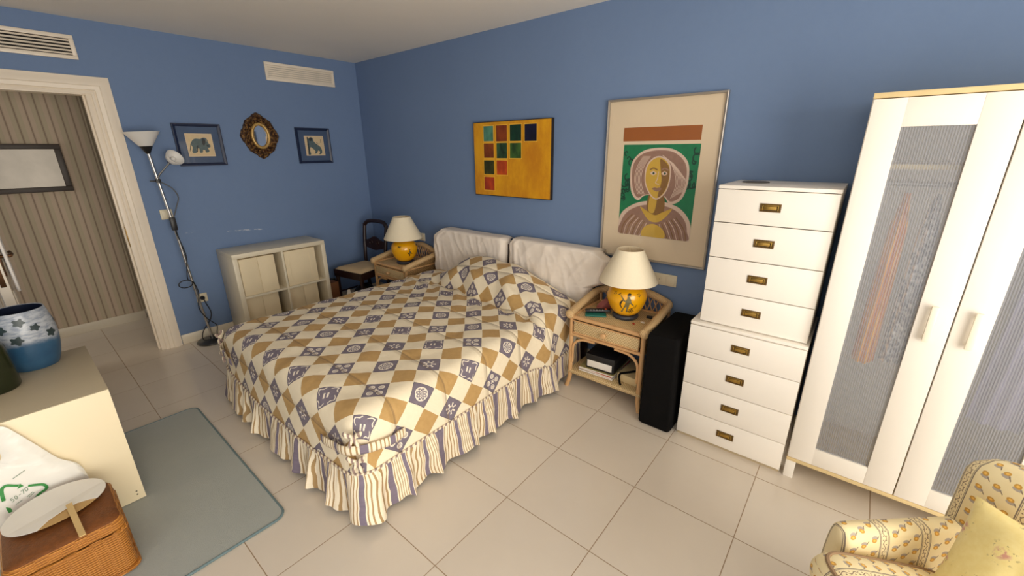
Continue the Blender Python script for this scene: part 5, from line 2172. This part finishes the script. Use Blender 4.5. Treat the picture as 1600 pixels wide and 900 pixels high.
def garment(name, label, x, y, wd, ztop, zbot, mat, seed, cat):
    b = M()

    def fn(u, v):
        a = 2 * pi * u
        z = ztop + (zbot - ztop) * v
        s = 0.35 + 0.65 * min(1.0, v * 5)
        ww = wd * s * (0.8 + 0.35 * v)
        return (x + (ww * cos(a)) * (1 + 0.10 * sin(5 * a + seed)), y + 0.05 * s * sin(a) + 0.012 * sin(9 * a + seed + 3 * v), z)
    b.grid(fn, 48, 24, closed_u=True)
    o = b.build(name, mat, angle=80)
    return tag(o, label, cat)


garment('scarf', 'orange scarf hanging behind the left ribbed glass of the wardrobe', 4.512, -0.425, 0.032, 1.43, 0.70, ORANGECL, 1.0, 'scarf')
garment('dress', 'white patterned dress hanging behind the left wardrobe glass', 4.602, -0.412, 0.032, 1.43, 0.72, LACE, 2.0, 'dress')
garment('coat', 'lilac coat hanging behind the right wardrobe glass', 4.96, -0.40, 0.07, 1.43, 0.55, LILACCL, 3.0, 'coat')

# ------------------------------------------------------------------ rug
b = M()
RX0, RX1_, RY0, RY1 = 1.235, 2.605, -3.5, -2.228


def rrect(x0, x1, y0, y1, r, n=8):
    out = []
    for cx, cy, a0 in ((x1 - r, y1 - r, 0), (x0 + r, y1 - r, pi / 2), (x0 + r, y0 + r, pi), (x1 - r, y0 + r, 1.5 * pi)):
        for k in range(n + 1):
            a = a0 + pi / 2 * k / n
            out.append((cx + r * cos(a), cy + r * sin(a)))
    return out


t = thing('rug', 'grey green rectangular rug with rounded corners on the tiled floor', 'rug', ((RX0 + RX1_) / 2, -2.8, 0))
b.prism(rrect(RX0 + 0.004, RX1_ - 0.004, RY0, RY1 - 0.004, 0.05), lambda u, v, d: (u, v, d), 0.0005, 0.010)
b.build('pile', RUG, t)
b = M()
b.tube([(u, v, 0.0065) for u, v in rrect(RX0 + 0.005, RX1_ - 0.005, RY0, RY1 - 0.005, 0.05)], 0.006, 8, closed=True)
b.build('binding', RUGEDGE, t)

# ------------------------------------------------------------------ low cream cabinet on the left
t = thing('low_cabinet', 'low cream cabinet at left with vases on top', 'cabinet', (1.61, -3.0, 0.0105))
KX0, KX1, KY0, KY1, KZ = 1.262, 1.96, -3.75, -2.622, 0.61
z0 = 0.0130
M().box(KX0, KX1 - 0.019, KY0, KY1, KZ - 0.02, KZ, 0.001).build('top_panel', plain('shaded_cream_top', (192, 178, 150), 0.5, 0.02), t)  # top made darker than the sides: shade put into its colour
b = M().box(KX1 - 0.018, KX1, KY0, KY1, z0, KZ, 0.001)
for zz in (0.028, 0.046):
    b.box(KX1 - 0.0005, KX1 + 0.0004, KY1 - 0.030, KY1 - 0.024, z0 + zz, z0 + zz + 0.006, 0.0, 1)
b.build('side_panel', [CREAM_LAM, DARK], t)
M().box(KX0, KX0 + 0.018, KY0, KY1, z0, KZ - 0.02, 0.001).build('side_panel', CREAM_LAM, t)
M().box(KX0 + 0.018, KX1 - 0.018, KY1 - 0.02, KY1 - 0.004, z0 + 0.06, KZ - 0.02, 0.001).build('front_panel', CREAM_LAM, t)
M().box(KX0 + 0.018, KX1 - 0.018, KY0, KY0 + 0.01, z0, KZ - 0.02, 0.001).build('back_panel', CREAM_LAM, t)

# blue vase with leaves
VX, VY = 1.375, -2.805
t = thing('ceramic_vase', 'blue and white glazed vase with dark leaves on the low cabinet', 'vase', (VX, VY, KZ + 0.0005))
VP = [(0.078, 0.0), (0.090, 0.03), (0.104, 0.09), (0.110, 0.15), (0.108, 0.21), (0.099, 0.265), (0.094, 0.290)]


def vrad(z):
    for (r0, z0_), (r1, z1_) in zip(VP[:-1], VP[1:]):
        if z <= z1_:
            return r0 + (r1 - r0) * (z - z0_) / (z1_ - z0_)
    return VP[-1][0]


b = M()
op = smooth_path([(r_, z_, 0) for r_, z_ in VP], 5)
prof = [(0.0, 0.0)] + [(q.x, q.y) for q in op] + [(0.092, 0.294), (0.088, 0.292)]
n0 = len(prof)
b.lathe(prof, 0, 0, 56)
b.f.pop()
b.mi.pop()
b.lathe([(0.088, 0.292), (0.093, 0.262), (0.103, 0.20), (0.103, 0.12), (0.07, 0.02), (0.0, 0.02)], 0, 0, 56, 1)
b.f = [f for f in b.f if len(f) < 50]
b.mi = b.mi[:len(b.f)]
mi = []
for f in b.f:
    mi.append(1 if min(f) >= n0 * 56 else 0)
b.mi = mi
for th0, zc, s in ((-75, 0.245, 1.0), (-38, 0.225, 0.95), (-2, 0.25, 0.9), (-58, 0.165, 1.0), (-15, 0.168, 1.0), (22, 0.215, 0.8), (-100, 0.20, 0.9), (50, 0.17, 1.0), (90, 0.22, 1), (140, 0.18, 1), (190, 0.24, 1), (230, 0.18, 1)):
    pts = []
    for k in range(20):
        a = 2 * pi * k / 20
        rr_ = 0.024 * s * (0.80 + 0.20 * cos(5 * a + 0.6) + 0.05 * cos(3 * a + th0))
        pts.append((rr_ * cos(a) * 1.1, rr_ * sin(a)))
    vs = [(( vrad(zc) + 0.0012) * cos(radians(th0)), (vrad(zc) + 0.0012) * sin(radians(th0)), zc)]
    for s_ in (0.5, 1.0):
        for px, py in pts:
            r_ = vrad(zc + py * s_) + 0.0012
            a = radians(th0) + px * s_ / r_
            vs.append((r_ * cos(a), r_ * sin(a), zc + py * s_))
    fs = [[0, 1 + k, 1 + (k + 1) % 20] for k in range(20)] + [[1 + k, 21 + k, 21 + (k + 1) % 20, 1 + (k + 1) % 20] for k in range(20)]
    b.add(vs, fs, 2)
b.build('body', [VASEG, VASEIN, VASELEAF], t, world=False, recalc=False, angle=50)
# dark green pot
b = M()
prof = [(0.0, 0.0), (0.078, 0.0), (0.084, 0.01), (0.083, 0.10), (0.078, 0.19), (0.070, 0.215), (0.062, 0.22), (0.060, 0.215), (0.068, 0.19), (0.072, 0.02), (0.0, 0.02)]
b.lathe(prof, 1.575, -2.945, 48)
b.v = [(x_, y_, z_ + KZ + 0.0005) for x_, y_, z_ in b.v]
tag(b.build('flower_pot', GREENCER), 'dark green glazed pot at the near edge of the low cabinet', 'pot')

# ------------------------------------------------------------------ wicker basket, fan, carrier bag
t = thing('wicker_basket', 'orange brown lidded wicker basket at the bottom left', 'basket', (2.245, -2.86, 0.0105))
z0 = 0.0130
X0, X1, Y0, Y1 = 2.085, 2.405, -3.03, -2.722


def basket(u, v):
    r_ = 0.035
    pts = rrect(X0 + 0.006 * (1 - v) * 2, X1 - 0.006 * (1 - v) * 0, Y0, Y1, r_, 8)
    m_ = len(pts)
    p = pts[int(u * m_) % m_]
    return (p[0], p[1], z0 + 0.205 * v)


b = M()
N_ = len(rrect(0, 1, 0, 1, 0.1, 8))
b.grid(basket, N_, 16, closed_u=True)
b.f.append([i * 17 for i in range(N_)])
b.mi.append(0)
b.build('body', WICKER, t, angle=60)
b = M()
for zz in (z0 + 0.012, z0 + 0.200):
    pts = [(p_[0], p_[1], zz) for p_ in rrect(X0 - 0.002, X1 + 0.004, Y0 - 0.002, Y1 + 0.002, 0.036, 8)]
    for k in range(2):
        b.tube([(q_[0] + 0.002 * sin(i * 1.3 + k * pi), q_[1] + 0.002 * cos(i * 1.3 + k * pi), q_[2] + 0.004 * sin(i * 1.1 + k * pi)) for i, q_ in enumerate(pts)], 0.006, 6, closed=True)
b.build('rim_braid', WICKER, t)
b = M()
lid = rrect(X0 - 0.004, X1 + 0.006, Y0 - 0.004, Y1 + 0.004, 0.038, 8)
m_ = len(lid)
vs = []
fs = []
for (inset, zz) in ((0.0, 0.212), (0.0, 0.236), (0.008, 0.250), (0.03, 0.260), (0.07, 0.264)):
    for (px, py) in lid:
        cx_, cy_ = (X0 + X1) / 2, (Y0 + Y1) / 2
        fx_ = 1 - inset / ((X1 - X0) / 2)
        fy_ = 1 - inset / ((Y1 - Y0) / 2)
        vs.append((cx_ + (px - cx_) * fx_, cy_ + (py - cy_) * fy_, z0 + zz))
for i in range(4):
    for k in range(m_):
        fs.append([i * m_ + k, i * m_ + (k + 1) % m_, (i + 1) * m_ + (k + 1) % m_, (i + 1) * m_ + k])
fs.append([4 * m_ + k for k in range(m_)])
fs.append(list(range(m_)))
b.add(vs, fs)
for i_, f_ in enumerate(b.f):
    if min(f_) >= 2 * m_:
        b.mi[i_] = 1
b.build('lid', [WICKER, WICKERTOP], t, angle=50)

# round paper fan on the lid
t = thing('paper_fan', 'white paper hand fan with a wooden stick on the wicker basket', 'fan', (2.16, -2.87, 0.285))
b = M()
FC = Vector((2.172, -2.876, 0.290))
ax = Vector((0.0, 1.0, 0.0))
ay = Vector((1.0, 0.06, -0.03)).normalized()
out = []
OUT = [(0.143 * cos(k * pi / 32), 0.117 * sin(k * pi / 32) - 0.10 * 0.143 * cos(k * pi / 32)) for k in range(64)]


def fanpt(u, v, d):
    h = 0.006 * (1 - ((u / 0.15) ** 2))
    p = FC + ax * u + ay * v + Vector((0, 0, h + d))
    return p[:]


b.prism([(u * 0.985, v * 0.985) for u, v in OUT], fanpt, 0.0, 0.0015)
b.build('backing', KRAFT, t, smooth=False)
b = M()
UP = [(0.1445 * cos(radians(a)), 0.1182 * sin(radians(a)) - 0.10 * 0.1445 * cos(radians(a))) for a in range(116, 405, 4)]
UP += [(0.085, 0.060), (0.050, 0.050), (0.010, 0.060), (-0.03, 0.080), (-0.052, 0.100)]
b.prism(UP, fanpt, 0.0017, 0.0032)
b.build('paper', PAPER, t, smooth=False)
b = M()
h0 = FC + ax * 0.030 + ay * 0.045 + Vector((0, 0, 0.0135))
h1 = FC + ax * 0.030 + ay * 0.262 + Vector((0, 0, 0.004))
d_ = (h1 - h0).normalized()
sd = d_.cross(Vector((0, 0, 1))).normalized() * 0.009
up = Vector((0, 0, 0.004))
b.add([h0 - sd, h0 + sd, h1 + sd, h1 - sd, h0 - sd + up, h0 + sd + up, h1 + sd + up, h1 - sd + up], [[0, 1, 2, 3], [4, 5, 6, 7], [0, 1, 5, 4], [1, 2, 6, 5], [2, 3, 7, 6], [3, 0, 4, 7]])
b.build('stick', BAMBOO, t, smooth=False)

# carrier bag standing between cabinet and basket
t = thing('carrier_bag', 'white plastic carrier bag with green recycling arrows behind the basket', 'bag', (2.025, -2.93, 0.0130))
bag_out = [(-2.775, 0.0), (-2.772, 0.20), (-2.785, 0.315), (-2.83, 0.375), (-2.868, 0.46), (-2.905, 0.545), (-2.930, 0.592), (-2.955, 0.588), (-2.968, 0.52), (-2.965, 0.47), (-3.0, 0.44), (-3.05, 0.46), (-3.10, 0.58), (-3.13, 0.58), (-3.16, 0.40), (-3.17, 0.20), (-3.165, 0.0)]


def bag_edges(z):
    return -2.772, -3.168


b = M()
O = [(p_[0], max(0.0, p_[1])) for p_ in curve2(bag_out, 4)]
bm = bmesh.new()
vv = [bm.verts.new((p_[0], p_[1], 0)) for p_ in O]
f = bm.faces.new(vv)
bmesh.ops.triangulate(bm, faces=[f])
for _ in range(3):
    bmesh.ops.subdivide_edges(bm, edges=[e for e in bm.edges if e.calc_length() > 0.03], cuts=1, use_grid_fill=True)
    bmesh.ops.triangulate(bm, faces=bm.faces[:])
bm.verts.index_update()


def bag_x(yv, zv, side):
    e = min(0.06, min((Vector((yv, zv)) - Vector(q)).length for q in O))
    th_ = 0.034 * sqrt(max(0.0, 1 - (1 - e / 0.06) ** 2)) * (1.0 if zv < 0.36 else max(0.3, 1 - (zv - 0.36) * 4))
    wr = 0.006 * nz(yv * 14, zv * 14, 2.0) + 0.012 * max(0.0, 0.22 - abs(nz(yv * 11 + zv * 7, zv * 9 - yv * 3, 7.0))) + 0.004 * nz(yv * 34 + zv * 20, zv * 30, 5.0)
    return 1.986 + side * (th_ * 0.62) + (wr * min(1, e / 0.02) if side > 0 else 0.0)


vsF = [(bag_x(v.co.x, v.co.y, 1) + 0.0005, v.co.x, v.co.y + z0) for v in bm.verts]
vsB = [(bag_x(v.co.x, v.co.y, -1), v.co.x, v.co.y + z0) for v in bm.verts]
fsF = [[v.index for v in f.verts] for f in bm.faces]
nV = len(vsF)
b.add(vsF + vsB, fsF + [[i + nV for i in f[::-1]] for f in fsF])
bm.free()
bm2 = None
bag_o = b.build('body', BAGP, t, angle=80, recalc=False)


def bag_print(polys, mi, bld):
    for poly in polys:
        bm_ = bmesh.new()
        f_ = bm_.faces.new([bm_.verts.new((p_[0], p_[1], 0)) for p_ in poly])
        bmesh.ops.triangulate(bm_, faces=[f_])
        for _ in range(2):
            bmesh.ops.subdivide_edges(bm_, edges=[e for e in bm_.edges if e.calc_length() > 0.012], cuts=1)
            bmesh.ops.triangulate(bm_, faces=bm_.faces[:])
        bm_.verts.index_update()
        bld.add([(bag_x(v.co.x, v.co.y, 1) + 0.0030, v.co.x, v.co.y + z0) for v in bm_.verts], [[v.index for v in f.verts] for f in bm_.faces], mi)
        bm_.free()


# the photograph's marks, laid on the bag's face through its own plane (y, z)
def band(pts, wd):
    p = smooth_path([(a_, c_, 0) for a_, c_ in pts], 5)
    quads = []
    prevL = prevR = None
    for i, q_ in enumerate(p):
        a_ = p[i - 1] if i > 0 else p[0]
        c_ = p[i + 1] if i < len(p) - 1 else p[-1]
        tt = (c_ - a_).normalized()
        nn = Vector((-tt.y, tt.x, 0)) * wd
        Lp, Rp = (q_ + nn), (q_ - nn)
        if prevL is not None:
            quads.append([(prevL.x, prevL.y), (Lp.x, Lp.y), (Rp.x, Rp.y), (prevR.x, prevR.y)])
        prevL, prevR = Lp, Rp
    return quads


BAGPLANE = 2.010
RC = cam.rotation_euler.to_matrix()


def px(u, v):
    """where the sight line of a photo position meets the bag's upright face"""
    d = RC @ Vector(((u - 800) / 650.752, -(v - 450) / 650.752, -1))
    k = (BAGPLANE - CAM.x) / d.x
    q_ = CAM + d * k
    return (q_.y, q_.z - z0)


b = M()


def bp(pts):
    return [px(u_, v_) for u_, v_ in pts]


bag_print(band(bp([(6, 783), (3, 772), (3, 764), (9, 759), (20, 758.5), (29, 758.5)]), 0.0052), 0, b)
bag_print([bp([(31, 755), (37, 759), (27, 764)])], 0, b)
bag_print(band(bp([(44, 759), (56, 757.5), (68, 757), (73, 761), (71, 765), (62, 770)]), 0.0050), 0, b)
bag_print([bp([(63.5, 767), (66, 773), (54, 776)])], 0, b)
bag_print(band(bp([(17, 801), (14, 796), (12, 792)]), 0.0052), 0, b)
bag_print([bp([(4, 792), (10, 788), (18, 789.5)])], 0, b)
# 50-70
L5 = [(0.62, 1.0), (0.0, 1.0), (0.0, 0.56), (0.38, 0.60), (0.58, 0.44), (0.56, 0.14), (0.30, 0.0), (0.0, 0.08)]
L0 = [(0.32 + 0.32 * cos(a_ * pi / 6), 0.5 + 0.5 * sin(a_ * pi / 6)) for a_ in range(13)]
L7 = [(0.0, 1.0), (0.62, 1.0), (0.22, 0.0)]
LD = [(0.0, 0.48), (0.40, 0.48)]
o0 = Vector((19.5, 785.0))
adv = Vector((0.79, -0.62))
upv = Vector((-0.55, -0.80))
for glyph, off in ((L5, 0.0), (L0, 7.0), (LD, 15.5), (L7, 21.0), (L0, 27.5)):
    pts = [tuple(o0 + adv * (off + gx_ * 6.5) + upv * (gy_ * 6.0)) for gx_, gy_ in glyph]
    p3_ = bp(pts)
    for i in range(len(p3_) - 1):
        a_, c_ = Vector(p3_[i]), Vector(p3_[i + 1])
        tt = (c_ - a_)
        if tt.length < 1e-6:
            continue
        nn = Vector((-tt.y, tt.x)).normalized() * 0.0011
        e_ = tt.normalized() * 0.0008
        bag_print([[tuple(a_ + nn - e_), tuple(c_ + nn + e_), tuple(c_ - nn + e_), tuple(a_ - nn - e_)]], 1, b)
for (a_, c_) in (((20, 748.5), (39, 735)), ((25, 789), (35, 781)), ((42, 775.5), (56, 764.5)), ((45, 776), (57, 766.5))):
    p0_, p1_ = Vector(px(*a_)), Vector(px(*c_))
    nn = Vector((-(p1_ - p0_).y, (p1_ - p0_).x)).normalized() * 0.0012
    bag_print([[tuple(p0_ + nn), tuple(p1_ + nn), tuple(p1_ - nn), tuple(p0_ - nn)]], 1, b)
b.build('recycling_mark', [GREEND, GREYTXT], t, smooth=False, recalc=False)

# ------------------------------------------------------------------ armchair at the bottom right
ACX, ACY = 4.485, -1.42
ROT = atan2(0.67, 0.74)
t = thing('armchair', 'cream armchair printed with ochre flowers and grey stripes at bottom right', 'armchair', (ACX, ACY, 0), ROT)
# local: x front->back, y = -(far -> near)


def soft_slab(b, x0, x1, y0, y1, z0, z1, ex, uvmode, nu=60, nv=24, bul=0.0, topf=None):
    """a padded block: rounded in plan and section"""
    pass


def slab(b, pts_fn, nu, nv, uvfn, closed=True):
    b.grid(pts_fn, nu, nv, 0, uvfn, closed_u=closed)


# far arm + near arm: rounded section swept front to back, sweeping up into the back
def arm(tn, sgn):
    b = M()
    sec = []
    for k in range(24):
        a = 2 * pi * k / 24
        c_, s_ = cos(a), sin(a)
        sec.append(((abs(c_) ** 0.55) * (1 if c_ > 0 else -1), (abs(s_) ** 0.55) * (1 if s_ > 0 else -1)))

    def top(x_):
        return 0.598

    def fn(u, v):
        x_ = -0.005 + 0.36 * v
        k = int(round(u * 24)) % 24
        c_, s_ = sec[k]
        zt_ = top(x_)
        z0_ = 0.16
        hh = (zt_ - z0_) / 2
        e = min(1.0, (v) / 0.07)
        sc = sqrt(max(0.0, 1 - (1 - e) ** 2))
        hw = 0.040 * (0.55 + 0.45 * sc)
        return (x_, tn + sgn * hw * c_, z0_ + hh + (hh) * s_ * (0.965 + 0.035 * sc))

    def uv(u, v):
        x_ = -0.005 + 0.36 * v
        k = int(round(u * 24))
        L_ = 0.0
        for j_ in range(k):
            p0_ = Vector(fn(j_ / 24, v))
            p1_ = Vector(fn((j_ + 1) / 24, v))
            L_ += (Vector((0, p0_.y, p0_.z)) - Vector((0, p1_.y, p1_.z))).length
        return (x_ + 0.012, L_)
    b.grid(fn, 24, 40, 0, uv, closed_u=True)
    b.f.append([k * 41 for k in range(24)])
    b.mi.append(0)
    b.f.append([k * 41 + 40 for k in range(24)])
    b.mi.append(0)
    return b.build('arm', FLOWER, t, world=False, angle=70)


arm(-0.035, 1)
arm(-0.70, 1)
# back rest
b = M()


def back(u, v):
    a = 2 * pi * u
    c_, s_ = cos(a), sin(a)
    px_ = (abs(c_) ** 0.5) * (1 if c_ > 0 else -1)
    py_ = (abs(s_) ** 0.35) * (1 if s_ > 0 else -1)
    z = 0.16 + 0.635 * v
    e = min(1.0, (1 - v) / 0.09)
    sc = sqrt(max(0.0, 1 - (1 - e) ** 2))
    lean = 0.012 * v
    crown = 0.05 * (1 - abs(py_) ** 2.5)
    hw = 0.375
    yy_ = -0.37 + hw * py_ * (0.93 + 0.07 * sc)
    return (0.375 + lean + 0.30 * (-yy_) + 0.068 * px_ * (0.35 + 0.65 * sc), yy_, z + crown * v)


def back_uv(u, v):
    p_ = back(u, v)
    return (-(p_[1]) * 1.0 - 0.018, p_[2] + 0.9 * max(0.0, p_[0] - 0.30 * (-p_[1]) - 0.345))


b.grid(back, 72, 30, 0, back_uv, closed_u=True)
b.f.append([k * 31 + 30 for k in range(72)])
b.mi.append(0)
b.f.append([k * 31 for k in range(72)])
b.mi.append(0)
b.build('backrest', FLOWER, t, world=False, angle=70)
# seat cushion (loose, crowned) with piping
b = M()
SX0, SX1, SY0, SY1 = -0.155, 0.30, -0.655, -0.076


def seatc(u, v):
    a = 2 * pi * u
    c_, s_ = cos(a), sin(a)
    ex = (abs(c_) ** 0.32) * (1 if c_ > 0 else -1)
    ey = (abs(s_) ** 0.32) * (1 if s_ > 0 else -1)
    ph = -pi / 2 + pi * v
    r_ = cos(ph) ** 0.27 if cos(ph) > 1e-6 else 0.0
    cx_, cy_ = (SX0 + SX1) / 2, (SY0 + SY1) / 2
    x_ = cx_ + (SX1 - SX0) / 2 * ex * r_
    y_ = cy_ + (SY1 - SY0) / 2 * ey * r_
    zc = 0.555 - 0.29 * (x_ - SX0)
    hh = 0.078
    z_ = zc + hh * sin(ph) * (1.0 if abs(sin(ph)) < 0.95 else 1.0)
    return (x_, y_, z_)


def seat_uv(u, v):
    p_ = seatc(u, v)
    return (-p_[1] - 0.055, p_[0] * 1.0 + (p_[2] if v < 0.62 else 0.52) * 1.0)


b.grid(seatc, 96, 28, 0, seat_uv, closed_u=True)
b.build('seat_cushion', FLOWER, t, world=False, angle=80)
b = M()
for zz in (0.30, 0.75):
    b.tube([Vector(seatc(k / 60, zz)) for k in range(60)], 0.0055, 6, closed=True)
b.build('piping', plain('fawn_piping', (150, 122, 92), 0.8), t, world=False)
# seat base and feet
M().box(-0.02, 0.36, -0.66, -0.08, 0.12, 0.33, 0.02).build('seat_base', FLOWER, t, world=False)
for lx in (0.03, 0.36):
    for ly in (-0.62, -0.10):
        b = M()
        b.lathe([(0.0, 0.0), (0.014, 0.0), (0.024, 0.13), (0.0, 0.13)], lx, ly, 14)
        b.build('leg', DARKWOOD, t, world=False)

# satin cushion leaning in the chair
t2 = thing('throw_pillow', 'yellow satin pillow with faint roses leaning in the armchair', 'pillow', (ACX, ACY, 0), ROT)
b = M()
PW = 0.21


def pil(side):
    def fn(u, v):
        s_ = 2 * u - 1
        q_ = 2 * v - 1
        e = (1 - abs(s_) ** 2.6) * (1 - abs(q_) ** 2.6)
        thk = 0.068 * max(0.0, e) ** 0.55
        pinch = 1 - 0.07 * (1 - abs(s_) ** 2) * abs(q_) ** 3 - 0.0
        pinch2 = 1 - 0.07 * (1 - abs(q_) ** 2) * abs(s_) ** 3
        wr = 0.008 * nz(s_ * 2.2 + 3, q_ * 2.2, side) + 0.004 * sin(6 * s_ + 9 * q_ + 3 * nz(s_ * 2, q_ * 2))
        return (s_ * PW * pinch2, q_ * PW * pinch, side * (thk + wr * max(0, e) ** 0.5))
    return fn


b.grid(pil(1), 40, 40, 0, lambda u, v: (u, v))
b.grid(pil(-1), 40, 40, 0, lambda u, v: (u + 0.3, v + 0.2))
Mx = Matrix.Translation((0.235, -0.325, 0.570)) @ Matrix.Rotation(radians(10), 4, 'Z') @ Matrix.Rotation(radians(-62), 4, 'Y') @ Matrix.Rotation(radians(4), 4, 'Z')
b.xf(Mx)
b.build('cover', SATIN, t2, world=False, angle=85)
